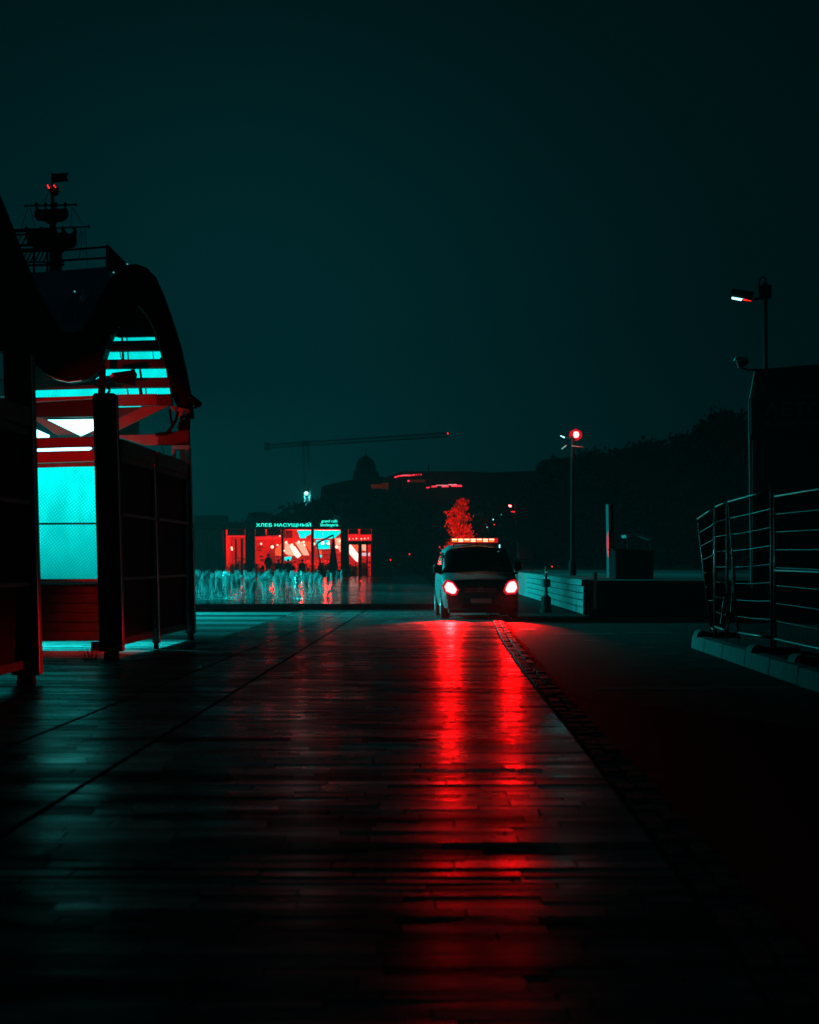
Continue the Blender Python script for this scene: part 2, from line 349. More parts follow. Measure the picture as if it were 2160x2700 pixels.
# raised wet plaza with the fountain
pz = M().box(-60, 1.2, 69.3, 260, -.04, .13).build('fountain_plaza', WETPL, kind='structure')
kb = bpy.data.objects.new('kerb', None); COL.objects.link(kb); kb['kind'] = 'structure'
x = -30.0
while x < 1.2:
    M().box(x, min(x + 1.19, 1.2), 69.0, 69.28, -.03, .142).build('kerb_stone', mat('kerb_stone', (.06,.06,.06), .6, noise=.2) if x < -29 else bpy.data.materials['kerb_stone'], kb, bevel=.015)
    x += 1.2
# low paving ripples on the plaza so reflections break up in rows
rp = M()
yy = 70.2
while yy < 170:
    rp.box(-22, 1.1, yy, yy + .5, .125, .1315 + R.uniform(0, .003)); yy += R.uniform(1.2, 2.4)
rp.build('drain_strips', WETPL, pz, kind='stuff')

# ------------------------------------------------------------------ raised terrace on the right with its stone wall
tr = M().add([(4.85,61.5,-.03),(60,61.5,-.03),(60,230,-.03),(4.70,230,-.03),(4.85,61.5,.93),(60,61.5,.93),(60,230,.93),(4.70,230,.93)],
             [(4,5,6,7),(0,1,5,4),(1,2,6,5),(2,3,7,6),(3,0,4,7)]).build('terrace', mat('terrace_top', (.10,.10,.10), .5, noise=.2, nscale=.7), kind='structure')
wl = thing('stone_wall', 'low pale stone retaining wall in five courses beside the dark lamp pole', 'wall', (4.7,61.2,0))
for c in range(5):
    z0 = c * .192; yy = 0 - (.25 if c % 2 else 0)
    while yy < 30:
        l = 1.6; a = max(yy, 0)
        M().box(-.02 - (.05 if c == 4 else 0) + R.uniform(-.006,.006), .17, a, yy + l - .03, z0 + .022, z0 + .19).build('stone_block', STONE, wl, bevel=.012)
        yy += l
M().box(.03, .16, .02, 30, 0, .95).build('backing', DARKM, wl)
st = thing('dark_steps', 'black stepped plinth rising behind the low stone wall end', 'steps', (5.2,60.3,0))
for k in range(5):
    M().box(-.28, 4.0, k*.22, k*.22+.2, 0, .19*(k+1) - .02).build('step', DARKM, st, bevel=.01)

# ------------------------------------------------------------------ gate and fence on the left
def wall_x(D): return -4.36 + (D - 34.2) * .027
def post(D, px0, px1, pt, pb, pf, lean, label, wf=.2):
    """px0,px1 at base; top row pt, body bottom row pb, foot row pf"""
    t = thing('gate_post', label, 'post', (0,0,0), group='dark square posts of the fence')
    sh = lean * (pb - pt)
    M().prism([(px0-sh,pt+6),(px0-sh+5,pt),(px1-sh-5,pt),(px1-sh,pt+6),(px1,pb),(px0,pb)], D, .32).build('body', DARK, t, bevel=.012)
    w = px1 - px0
    M().prism([(px0+w*.22,pb+.5),(px1-w*.22,pb+.5),(px1-w*.18,pf),(px0+w*.18,pf)], D+.04, .2).build('foot', DARKM, t)
    a = P(px1-sh+.3, pt+12, D+.03); b = P(px1+.3, pb-6, D+.03)
    M().bar(a, b, .02, .05).build('edge_strip', STEEL, t, label='thin bare metal edge catching the red light')
    return t
post(27.3, 30, 103, 925, 1780, 1806, .026, 'nearest fence post, tall and dark at the left edge of the walkway')
post(34.0, 262, 323, 1036, 1718, 1740, .026, 'broad dark fence post directly right of the glowing cyan screen')
post(38.0, 402, 419, 1195, 1696, 1713, .026, 'slim middle post between the two red edged fence panels')
post(42.4, 488, 514, 1175, 1670, 1688, .028, 'farthest fence post, under the small camera beside the sky')

MESHP = mat('perforated_panel', (.035,.022,.018), .75, noise=.3, nscale=14, spec=.15)
nt = MESHP.node_tree; g_ = nt.nodes.new('ShaderNodeNewGeometry'); w_ = nt.nodes.new('ShaderNodeTexVoronoi'); w_.inputs['Scale'].default_value = 22
nt.links.new(g_.outputs['Position'], w_.inputs['Vector']); bp_ = nt.nodes.new('ShaderNodeBump'); bp_.inputs['Strength'].default_value = .8; bp_.inputs['Distance'].default_value = .02
nt.links.new(w_.outputs['Distance'], bp_.inputs['Height']); nt.links.new(bp_.outputs[0], nt.nodes['Principled BSDF'].inputs['Normal'])
def side_panel(Da, Db, label):
    t = thing('mesh_fence', label, 'fence', group='tall fence panels along the walkway')
    xa, xb = wall_x(Da), wall_x(Db); ln = math.hypot(xb-xa, Db-Da); t.location = (xa, Da, 0); t.rotation_euler = (0,0,-math.atan2(xb-xa, Db-Da))
    M().box(-.13,.03,0,ln,3.08,3.31).build('cap_board', CAPW, t, bevel=.01)
    M().box(-.10,.0,0,ln,2.98,3.06).build('cap_trim', PLANK, t)
    M().box(-.10,.015,.05,ln-.03,.20,.31).build('bottom_rail', CAPW, t, bevel=.008)
    for z in (1.18, 2.15): M().box(-.02,.035,.05,ln-.03,z,z+.05).build('rail', BEAM, t, bevel=.006)
    M().box(-.05,-.03,.05,ln-.03,.31,2.98).build('mesh_sheet', MESHP, t)
    for q in (.06, ln-.1): M().box(-.06,.0,q,q+.05,.31,2.98).build('stile', DARK, t)
    return t
side_panel(34.36, 37.95, 'tall mesh fence panel between the broad post and the slim post')
side_panel(38.25, 42.3, 'tall mesh fence panel between the slim post and the farthest post')
side_panel(22.6, 27.2, 'tall dark fence panel cut by the left picture edge')
wd = thing('grass_tuft', 'dry grass tuft at the foot of the broad fence post', 'grass tuft', (-4.75, 33.85, 0))
gm = M()
for k in range(46):
    a = R.uniform(0, 6.28); r0 = R.uniform(0, .12); h = R.uniform(.08,.24); q = R.uniform(.05,.22)
    gm.add([(math.cos(a)*r0-.004, math.sin(a)*r0, 0),(math.cos(a)*r0+.004, math.sin(a)*r0, 0),(math.cos(a)*(r0+q), math.sin(a)*(r0+q)*.5, h)],[(0,1,2)])
gm.build('blades', LEAFL, wd, fix=False)

# cross fence behind the opening with the backlit screen
DS = 37.4
cf = thing('screen_fence', 'fence wing with a glowing cyan mesh screen above dark boards', 'fence')
M().prism([(-260,1236),(249,1230),(253,1378),(-260,1380)], DS, .02).build('screen', mesh_screen('backlit_mesh', (0,1,.95), .42, 1.35, 1.2, 2.9, 7.5), cf, label='glowing cyan mesh screen, upper half')  # backlight painted as graded glow
M().prism([(-260,1386),(253,1383),(257,1526),(-260,1528)], DS, .02).build('screen', bpy.data.materials['backlit_mesh'], cf, label='cyan mesh screen, dimmer lower half')
M().prism([(-260,1380.5),(253,1378.5),(253,1382.5),(-260,1385.5)], DS-.02, .04).build('divider', DARK, cf)
M().prism([(55,1222),(250,1217),(250,1229),(55,1235)], DS-.03, .1).build('head_trim', CAPW, cf)
M().prism([(-260,1529),(257,1527),(257,1533),(-260,1535)], DS-.05, .08).build('sill_rail', BEAM, cf)
M().prism([(-260,1536),(257,1534),(257,1538),(-260,1540)], DS-.04, .06).build('sill_flashing', STEEL, cf)
for k in range(6):
    y0 = 1541 + k*25
    M().prism([(-260,y0+1),(260+k,y0),(261+k,y0+23.4),(-260,y0+24.4)], DS-.02 - .006*(k % 2), .05).build('board', PLANK, cf, bevel=.006)
M().prism([(-260,1540),(265,1539),(265,1690),(-260,1692)], DS+.04, .02).build('backing', DARKM, cf)
M().prism([(240,1692),(266,1692),(266,1715),(240,1715)], DS, .12).build('foot', DARKM, cf)

# wave roofed gateway above
DW = 38.6
wv = thing('wave_canopy', 'black wave shaped canopy frame with lit louvres in its arch', 'canopy')
M().prism([(-120,250),(0,535),(30,612),(60,690),(90,755),(120,815),(145,855),(165,873),(190,878),(215,870),(240,835),(262,790),(285,745),(305,715),(328,699),(360,696),(388,706),(393,716),(402,720),(425,770),(448,835),(470,905),(480,950),(488,985),(500,1050),
    (505,1100),(480,1100),(452,1040),(443,985),(425,925),(405,870),(385,830),(360,803),(335,803),(312,830),(296,870),(282,910),(262,975),(232,1000),(180,1008),(130,998),(95,965),(60,925),(-120,925)], DW, .55).build('roof_wave', ROOFM, wv)
M().prism([(312,828),(335,801),(360,801),(386,828),(405,868),(425,923),(443,983),(452,1040),(262,1046),(262,975),(282,908),(296,868)], DW+.68, .04).build('backing', DARKM, wv)
M().prism([(306,846),(316,826),(338,803),(358,803),(384,830),(396,856),(310,862)], DW+.35, .2).build('slat', PLANK, wv)
def strip(poly, D, w, m, name, par, label=None):
    return M().tube([P(x, y, D) for x, y in poly], w, 6).build(name, m, par, label=label)
strip([(365,806),(386,828),(405,862),(420,905),(432,948)], DW-.02, .022, BEAM, 'inner_edge', wv)
strip([(88,958),(120,985),(150,1000),(180,1007),(215,1003)], DW-.02, .014, STEEL, 'inner_edge', wv)
strip([(393,716),(425,770),(448,835),(470,905),(488,985),(500,1050)], DW-.03, .012, DARK, 'outer_seam', wv)
# lit louvre bands between dark slats inside the arch
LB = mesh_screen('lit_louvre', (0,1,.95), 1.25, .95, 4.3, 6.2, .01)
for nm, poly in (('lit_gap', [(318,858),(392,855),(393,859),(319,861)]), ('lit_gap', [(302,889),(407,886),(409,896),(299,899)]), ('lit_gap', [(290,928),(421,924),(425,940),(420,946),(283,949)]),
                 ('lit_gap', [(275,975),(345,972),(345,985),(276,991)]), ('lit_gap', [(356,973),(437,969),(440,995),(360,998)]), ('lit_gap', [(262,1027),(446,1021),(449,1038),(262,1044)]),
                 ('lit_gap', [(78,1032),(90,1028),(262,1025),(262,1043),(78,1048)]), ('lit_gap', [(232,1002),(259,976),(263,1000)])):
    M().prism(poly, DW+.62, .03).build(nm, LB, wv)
for a, b in ((862,887),(899,925),(948,971),(997,1022)):
    lx = 318 - (a-862)*.45; rx = 398 + (a-862)*.42
    M().prism([(lx,a),(rx,a-2),(rx+8,b-1),(lx-10,b+1)], DW+.35, .2).build('slat', PLANK, wv)
for poly in ([(319,886),(324,886),(328,950),(322,950)], [(333,887),(336,887),(340,950),(337,950)], [(314,924),(316,924),(322,949),(320,949)], [(402,924),(404,924),(406,947),(404,947)],
             [(366,970),(371,970),(376,1000),(370,1000)], [(333,1020),(336,1020),(341,1046),(337,1046)], [(365,1020),(374,1020),(377,1046),(368,1046)], [(382,1020),(385,1020),(388,1046),(385,1046)]):
    M().prism(poly, DW+.5, .03).build('mullion', DARKM, wv)
M().prism([(60,925),(95,965),(130,998),(180,1008),(232,1000),(265,1000),(265,1024),(60,1030)], DW+.56, .05).build('soffit', PLANK, wv)
# beams and braces
def beam(poly, m=BEAM, D=None, dep=.2, name='beam', label=None):
    D = D or (36.9 if max(p[0] for p in poly) < 256 else DW-.4)
    return M().prism(poly, D, dep).build(name, m, wv, label=label, bevel=.01)
beam([(78,1050),(245,1043),(245,1051),(78,1060)])
beam([(70,1062),(250,1053),(250,1098),(70,1101)], DARK, DW-.6)
beam([(78,1156),(252,1151),(252,1177),(78,1181)], DARKRED := mat('dark_red_beam', (.22,.15,.14), .6, noise=.15))
beam([(78,1193),(252,1187),(252,1216),(78,1222)])
beam([(83,1101),(112,1101),(215,1151),(160,1155)], BEAM, DW-.25, .15, 'brace')
beam([(215,1152),(250,1134),(252,1142),(232,1153)], BEAM, DW-.25, .15, 'brace')
beam([(307,1040),(413,1038),(414,1068),(307,1070)])
beam([(415,1040),(450,1040),(455,1070),(415,1068)], PLANK)
beam([(307,1075),(375,1072),(310,1103)], PLANK, DW+.1, .05)
beam([(309,1105),(375,1072),(448,1068),(309,1136)], BEAM, DW-.55, .12, 'brace')
beam([(448,1068),(500,1080),(497,1090),(478,1096),(474,1104),(470,1093),(452,1078)], BEAM, DW-.3, .3, 'brace')
beam([(310,1147),(418,1145),(418,1173),(385,1175),(310,1152)])
beam([(418,1143),(498,1132),(500,1172),(418,1173)], PLANK)
for poly in ([(452,1173.5),(500,1173.5),(500,1185),(452,1185)], [(452,1185),(462,1185),(462,1212),(452,1207)], [(489,1185),(500,1185),(500,1225),(489,1218)]):
    beam(poly, BEAM, DW+1.5, .15, 'box_end')
beam([(-30,1000),(68,998),(68,1014),(-30,1014)], BEAM, DW-.4, .2, 'box_end'); beam([(-30,1014),(12,1014),(12,1046),(-30,1046)], BEAM, DW-.4, .2, 'box_end'); beam([(54,1014),(68,1014),(68,1055),(54,1055)], BEAM, DW-.4, .2, 'box_end')
for (bx, by) in ((175,1160),(202,1160),(226,1159),(202,1171),(226,1170)):
    M().bar(P(bx,by,DW-.42), P(bx,by,DW-.38), .02, n=8).build('bolt', DARKM, wv)
hot = []
for poly in ([(120,1107),(248,1105),(248,1134),(213,1150)], [(78,1124),(130,1147),(130,1153),(78,1155)], [(78,1184),(236,1178),(243,1182),(236,1187),(78,1191)]):
    hot.append(M().prism(poly, DW+.5, .03).build('lamp_panel', E_CYW, wv))
M().prism([(307,1071.5),(372,1069.5),(372,1072),(307,1074)], DW+.5, .03).build('lamp_panel', E_CY, wv)
# dark wall far behind the arch bottom, gives the dim block left of the sky gap
M().prism([(300,1098),(364,1098),(364,1146),(300,1150)], 46, .2).build('rear_fascia', mat('dim_fascia', (.12,.12,.12), .8), wv)
# spotlight and cctv camera
sp = thing('floodlight', 'black floodlight hanging in front of the lit louvres', 'floodlight')
M().prism([(293,983),(352,975),(358,984),(352,1015),(300,1008)], DW-.5, .25).build('housing', DARKM, sp, bevel=.02)
M().prism([(262,965),(278,962),(276,1038),(258,1038)], DW-.6, .1).build('stand', DARKM, sp, bevel=.01)
M().prism([(290,988),(299,986),(300,993),(291,995)], DW-.55, .03).build('bracket', STEEL, sp)
strip([(270,1010),(284,1018),(290,1030),(282,1040)], DW-.55, .02, DARKM, 'cable', sp)
cc = thing('security_camera', 'black camera on a bracket at the outer edge of the canopy', 'security camera')
M().prism([(498,1044),(506,1040),(533,1062),(528,1073),(516,1072),(496,1056)], DW-.2, .12).build('body', DARK, cc, bevel=.012)
M().prism([(513,1070),(520,1072),(518,1077),(512,1076)], DW-.18, .08).build('mount', DARKM, cc)
strip([(495,1048),(492,1066),(494,1078),(506,1078),(514,1074)], DW-.15, .012, DARKM, 'arm', cc)
M().prism([(497,1046),(503,1046),(503,1050),(497,1050)], DW-.22, .02).build('indicator', BEAM, cc)
cb = thing('cable_bundle', 'tangle of black cables drooping at the canopy corner', 'cables')
for pts, r in (([(448,1078),(450,1100),(455,1120),(447,1140)], .022), ([(470,1085),(464,1108),(452,1128),(440,1142),(410,1146)], .026), ([(478,1096),(480,1115),(470,1130)], .03), ([(492,1082),(496,1100),(499,1118)], .01), ([(427,1175),(430,1186),(433,1195)], .006)):
    strip(pts, DW-.6, r, DARKM, 'cable', cb)
M().prism([(470,1112),(500,1100),(500,1132),(470,1136)], DW-.5, .15).build('junction_box', DARKM, cb, bevel=.02)
light('canopy_work_lamp', (-5.62, 31.6, 3.0), 'SPOT', 420, RED, .05, (-5.1, 38, 3.35), 27, .35)  # hidden red light added to brighten the canopy beams
light('tent_lamp', (-6.2, 39.7, 2.9), 'SPOT', 2600, CYAN, .2, (-5.9, 39.6, 0), 105, .6)
light('canopy_ground_lamp', (-5.3, 36.6, 3.3), 'SPOT', 480, RED, .1, (-4.9, 36.3, 0), 60, .8)  # unseen light added for the red strip on the ground
light('canopy_corner_lamp', (-4.62, 34.5, 3.75), 'SPOT', 40, RED, .05, (-4.2, 38.6, 3.2), 36, .9)  # unseen red light added at the canopy corner

# dark glazed pavilion beyond the canopy
pv = thing('glazed_pavilion', 'dark blue glass pavilion with a roof railing behind the canopy', 'building')
M().prism([(40,722),(130,716),(285,703),(300,760),(300,1000),(40,1000)], 60, 6).build('wall', GLASSD, pv)
M().prism([(284,646),(290,650),(340,700),(300,720),(287,712)], 59.6, .3).build('gable', DARK, pv)
M().prism([(279,646),(283,643),(287,646),(287,706),(279,706)], 59.8, .2).build('railing_post', DARK, pv)
M().bar(P(160,661,59.9), P(281,651,59.9), .05).build('rail', DARK, pv); M().bar(P(158,687,59.9), P(281,680,59.9), .05).build('rail', DARK, pv)
for px, py in ((335,698),(299,720),(196,770)): M().bar(P(px,py,59.3), P(px+2,py-3,59.3), .05, n=6).build('spark_lamp', emis('small_lamp', (.1,.6,.6), .5) if px == 335 else bpy.data.materials['small_lamp'], pv)
for k in range(5):
    a = 165 + k*17
    M().tube([P(a+26,775,59.8), P(a+8,805,59.8), P(a,850,59.8)], .018).build('glazing_bar', mat('glazing_red', (.08,.04,.04), .4) if k == 0 else bpy.data.materials['glazing_red'], pv)

# ------------------------------------------------------------------ sailing ship mast far behind
DM = 620
sm = thing('ship_mast', 'tall ship mast with swallowtail flag and furled sails on the horizon', 'ship mast')
MM = mat('far_dark_bronze', (.03,.035,.035), .8, spec=.1)
M().prism([(129,740),(131,600),(133,560),(134,520),(135.5,455),(137.5,455),(139,520),(141,560),(144,600),(160,660),(160,740)], DM, 3).build('mast', MM, sm)
M().prism([(138,458),(181,455),(175,466),(181,477),(138,481)], DM+1, .6).build('flag', MM, sm)
M().prism([(124,492),(128,505),(134,510),(140,510),(147,505),(149,492)], DM-1, 5).build('crows_nest', MM, sm)
for px, py in ((126,489),(128,494),(130,495),(142.5,489),(146.5,493)): M().bar(P(px,py-2,DM-2), P(px,py+2,DM-2), .32, n=6).build('red_lantern', E_RED, sm)
for (a, b, ya, yb, sail) in ((67,201,543,540,[(96,545),(92,558),(90,570),(97,580),(112,580),(125,588),(145,588),(150,582),(160,583),(172,577),(179,565),(178,555),(173,545),(171,549),(150,550),(148,548),(128,553),(122,548),(115,552),(101,552),(99,545)]),
                       (36,235,606,598,[(70,604),(66,620),(72,640),(90,655),(120,662),(160,668),(172,655),(195,650),(200,640),(201,605),(196,598),(194,610),(185,616),(176,614),(168,602),(165,602),(160,612),(150,618),(148,606),(110,610),(76,612)])):
    M().bar(P(a,ya,DM), P(b,yb,DM), .45, n=6).build('yard', MM, sm)
    M().prism(sail, DM-.5, 2).build('furled_sail', MM, sm)
    for q in (a, b): M().bar(P(q-2,ya if q == a else yb,DM), P(q+2,ya if q == a else yb,DM), .8, n=6).build('yard_tip', MM, sm)
    for q in ((96,120,148,172) if a == 67 else (70,109,165,196)): M().lathe(P(q,0,DM).x, DM, [(.3, P(0,ya,DM).z-.4),(.55,P(0,ya,DM).z+.5),(.2,P(0,ya,DM).z+1.0)], 8).build('shield', MM, sm)
for pts in ([(74,548),(60,590),(56,600)], [(80,548),(92,596)], [(190,545),(187,598)], [(190,545),(206,570),(218,592)], [(126,510),(122,525),(104,537)], [(213,604),(207,640),(202,655)], [(217,604),(214,650),(206,690)], [(222,604),(221,640)], [(226,604),(228,660),(231,700)]):
    M().tube([P(x,y,DM) for x, y in pts], .07, 4).build('rigging', MM, sm)
hl = thing('lattice_walkway', 'dark lattice railed walkway beneath the ship mast', 'walkway')
for a, b, ya, yb, w in ((30,150,611,606,1.0),(36,150,619,617,.8),(45,150,647,645,1.2),(50,160,659,656,1.2),(55,160,664,661,.8),(60,170,692,690,.8),(62,170,700,698,1.0)):
    M().bar(P(a,ya,640), P(b,yb,640), w*.6).build('rail', MM, hl)
for q in range(7): M().bar(P(30+q*14,645,640), P(44+q*14,618,640), .35).build('lattice_bar', MM, hl); M().bar(P(48+q*11,690,640), P(60+q*11,666,640), .35).build('lattice_bar', MM, hl)
for q in (90, 125, 138, 152): M().bar(P(q,730,640), P(q,612,640), .6).build('post', MM, hl)

# ------------------------------------------------------------------ cafe
DC = 180
cy0 = DC
cafe = thing('cafe', 'low dark cafe with red lit interior and glowing rooftop letters', 'cafe')
z0c = .13
def CX(px): return GX(px, DC)
def CZ(py): return HC - (py - HY) * DC / F
WIN = [(597,647),(673,742),(748,821),(828,898)]
top_z, head_z, sill_z = CZ(1378), CZ(1394), .5
M().box(CX(505), CX(1035), DC-1.0, DC+12, head_z+.02, top_z).build('roof', DARKM, cafe)
M().box(CX(505), CX(596), DC, DC+.3, z0c, head_z).build('wall', DARKM, cafe)
WC = mat('interior_red_wall', (.6,.05,.045), .7, noise=.15, nscale=.8)
for a, b in ((647,673),(742,748),(821,828),(898,918),(980,1035)):
    M().box(CX(a)+.01, CX(b)-.01, DC-.1, DC+.35, z0c, head_z).build('pillar', DARKM, cafe)
for a, b in WIN:
    f = M().box(CX(a), CX(b), DC+.02, DC+.12, z0c, .42).build('window', DARKM, cafe)
    M().box(CX(a), CX(b), DC+.02, DC+.1, CZ(1412 if a < 748 else 1396), CZ(1410 if a < 748 else 1395)).build('transom', DARKM, f)
dr = M().box(CX(918), CX(980), DC+.02, DC+.15, CZ(1436), CZ(1426)).build('door', DARKM, cafe)
for a, b in ((918,921),(945,954),(966,970),(978,981)): M().box(CX(a), CX(b), DC+.03, DC+.12, z0c, CZ(1436)).build('door_frame', DARKM, dr)
for a in (951, 967): M().bar((CX(a), DC-.02, CZ(1490)), (CX(a), DC-.02, CZ(1465)), .03, n=6).build('handle', STEEL, dr)
M().box(CX(590), CX(990), DC+.4, DC+9, .135, .16).build('floor', mat('cafe_floor', (.12,.08,.07), .5), cafe)
M().box(CX(590), CX(990), DC+9, DC+9.2, .16, head_z).build('back_wall', WC, cafe)
M().box(CX(590), CX(990), DC+.4, DC+9, CZ(1394)-.05, CZ(1394)).build('ceiling', WC, cafe)
M().box(CX(590)-.2, CX(590), DC+.4, DC+9, .16, head_z).build('side_wall', WC, cafe)
M().box(CX(990), CX(990)+.2, DC+.4, DC+9, .16, head_z).build('side_wall', WC, cafe)
DB = DC + 8
def bpan(poly, m, name, dd=0, parent=cafe): return M().prism(poly, DB-dd, .06).build(name, m, parent)
# bright ceiling coffers and slanting light panels seen through the glazing
bpan([(779,1389),(820,1389),(820,1408),(808,1414),(806,1419),(791,1419),(788,1409)], E_CY, 'light_panel', 2)
bpan([(827,1389),(898,1388),(898,1405),(890,1412),(884,1418),(876,1420),(827,1420)], E_CY, 'light_panel', 2)
bpan([(833,1424),(870,1424),(870,1447),(836,1448)], E_CY, 'light_panel', 1)
bpan([(839,1464),(849,1463),(849,1468),(842,1472)], E_CY, 'light_panel', 1); bpan([(750,1469),(770,1467),(766,1478),(751,1479)], E_CY, 'light_panel', 1)
EP = emis('glowing_panel', (1, .25, .16), 2.0); EP2 = emis('glowing_panel_hot', (1, .5, .42), 2.2); EO = emis('glowing_panel_amber', (1,.09,.03), 1.1); EDR = emis('red_glow_panel', (1,.01,.012), 1.0)
bpan([(726,1448),(745,1430),(745,1466),(726,1464)], EO, 'light_panel', .5)
bpan([(751,1428),(770,1440),(790,1466),(760,1464),(751,1458)], EP, 'light_panel', .5)
bpan([(764,1440),(778,1440),(795,1464),(785,1472),(776,1464)], EP2, 'light_panel', .6)
bpan([(778,1430),(800,1428),(816,1464),(800,1464)], EP, 'light_panel', .5)
bpan([(800,1428),(820,1428),(820,1456)], EO, 'light_panel', .5)
bpan([(836,1450),(848,1452),(850,1462),(839,1462)], EO, 'light_panel', .5)
bpan([(884,1420),(898,1418),(898,1456),(886,1440)], EP, 'light_panel', .5)
bpan([(921,1436),(926,1436),(945,1460),(944,1482),(937,1478),(921,1460)], EP2, 'light_panel', .5)
bpan([(926,1436),(945,1436),(945,1456)], EO, 'light_panel', .4)
bpan([(954,1436),(965,1436),(965,1453),(955,1451)], EP, 'light_panel', .5)
bpan([(954,1458),(966,1457),(966,1466),(955,1466)], emis('bottle_shelf_light', (.8,.45,.5), 1.1), 'light_panel', .5)
bpan([(970,1458),(976,1457),(976,1466),(971,1466)], bpy.data.materials['bottle_shelf_light'], 'light_panel', .5)
bpan([(598,1411),(647,1411),(647,1415),(598,1415)], EDR, 'light_panel', 5); bpan([(674,1417),(742,1415),(742,1422),(674,1423)], EDR, 'light_panel', 5)
bpan([(918,1412),(979,1410),(979,1424),(918,1426)], EDR, 'light_panel', 5)
for px, py, r in ((922,1421,1.6),(931,1421,1.2),(940,1420,1.8),(953,1421,2.3),(962,1420,2),(971,1419,1.6)):
    M().lathe(GX(px,DC+2), DC+2, [(.01, P(0,py+r,DC+2).z),(r*.03, P(0,py,DC+2).z),(.01, P(0,py-r,DC+2).z)], 8).build('spot_lamp', EP2, cafe)
BLN = mat('dark_red_blind', (.10,.02,.02), .8)
for a, b, y0, y1 in ((599,646,1395,1410),(674,700,1395,1414),(704,741,1395,1412),(749,752,1395,1418),(919,945,1396,1408),(950,979,1396,1409)):
    M().box(GX(a,DC+.6), GX(b,DC+.6), DC+.6, DC+.65, P(0,y1,DC+.6).z, P(0,y0,DC+.6).z).build('blind', BLN, cafe)
fb = M()
for k in range(60):
    px = R.uniform(600, 975); w_ = R.uniform(.12,.5); fb.box(GX(px,DC+2)-w_/2, GX(px,DC+2)+w_/2, DC+1.2+R.uniform(0,3), DC+1.6+R.uniform(3,4), .16, R.uniform(.5,1.25))
for k in range(46):
    px = R.uniform(600, 975); z_ = R.uniform(.6,1.7); fb.box(GX(px,DC+5)-R.uniform(.05,.25), GX(px,DC+5)+.1, DC+5, DC+5.3, z_, z_+R.uniform(.06,.2))
fb.build('furniture_clutter', mat('dark_furniture', (.06,.02,.02), .7), cafe, kind='stuff')
# globe lamps hanging inside: each its own thing
gl = thing('globe_lamp', 'round glowing globe lamps hanging inside the cafe behind its glass', 'lamp', (0,0,0), group='globe lamps in the cafe')
M().lathe(0, 0, [(.01,-.1),(.07,-.07),(.1,0),(.07,.07),(.01,.1)], 10).build('globe', E_WARM, gl, smooth=True)
M().bar((0,0,.1), (0,0,.9), .012, n=4).build('cord', DARKM, gl)
spots = [(689,1434,1.0),(718,1442,1.6),(738,1412,1.0),(732,1437,.9),(755,1430,1.2),(770,1437,1.5),(788,1429,1.2),(801,1429,1.1),(803,1437,1.0),(828,1434,1.4),(851,1432,1.5),(866,1433,1.3),(888,1442,1.5),(896,1426,1.2),(611,1444,1.0),(612,1449,1.0),(750,1452,.8)]
NTH = 'first second third fourth fifth sixth seventh eighth ninth tenth eleventh twelfth thirteenth fourteenth fifteenth sixteenth seventeenth'.split()
spots.sort(); gl['label'] = 'first glowing globe lamp from the left hanging in the cafe'
for i, (px, py, s) in enumerate(spots):
    d_ = DC + 3 + (i % 3) * .8
    if i == 0: gl.location = P(px,py,d_); gl.scale = (s*.85,)*3
    else: dup(gl, P(px,py,d_), scale=(s*.85,)*3, label=NTH[i] + ' glowing globe lamp from the left hanging in the cafe')
# counter with shelves inside
ct = thing('bar_counter', 'long bar counter with bottle shelves inside the red cafe', 'counter')
M().box(GX(750,DC+6), GX(898,DC+6), DC+6, DC+6.7, .16, 1.2).build('counter', mat('counter_red', (.4,.2,.15), .5, noise=.3), ct)
for k in range(4):
    zz = 1.5 + .38*k; M().box(GX(850,DC+7), GX(898,DC+7), DC+7, DC+7.3, zz, zz+.04).build('shelf', DARKM, ct)
for k in range(26):
    px = R.uniform(752, 896); h = R.uniform(.12,.3); M().lathe(GX(px,DC+6.3), DC+6.2, [(.04,1.2),(.04,1.2+h*.6),(.015,1.2+h)], 6).build('bottle', R.choice((CLOTHL, STEEL, DARKM)), ct)
pc = thing('menu_board', 'small framed menu notices on the red cafe wall', 'notice board')
for k in range(7): M().prism([(679+k%4*4, 1440+k//4*8),(681.5+k%4*4,1440+k//4*8),(681.5+k%4*4,1445+k//4*8),(679+k%4*4,1445+k//4*8)], DC+7.6, .03).build('notice', DARKM, pc)
M().box(GX(711,DC+5), GX(725,DC+5), DC+5, DC+5.6, .16, CZ(1424)).build('column', mat('dark_red_column', (.08,.03,.03), .6), cafe)
M().box(GX(753,DC+4), GX(771,DC+4), DC+4, DC+4.2, CZ(1417), CZ(1396)).build('hanging_sign', DARKM, cafe)
M().box(GX(620,DC+3), GX(624,DC+3), DC+3, DC+3.4, .16, CZ(1420)).build('column', DARKM, cafe); M().box(GX(635,DC+2), GX(641,DC+2), DC+2, DC+2.4, .16, CZ(1420)).build('column', DARKM, cafe)
for i, (px, en) in enumerate(((620,200),(708,420),(785,420),(860,420),(950,420))):
    light('cafe_ceiling_lamp', (CX(px), DC+3.5, 3.3), 'POINT', en, RED, .25)
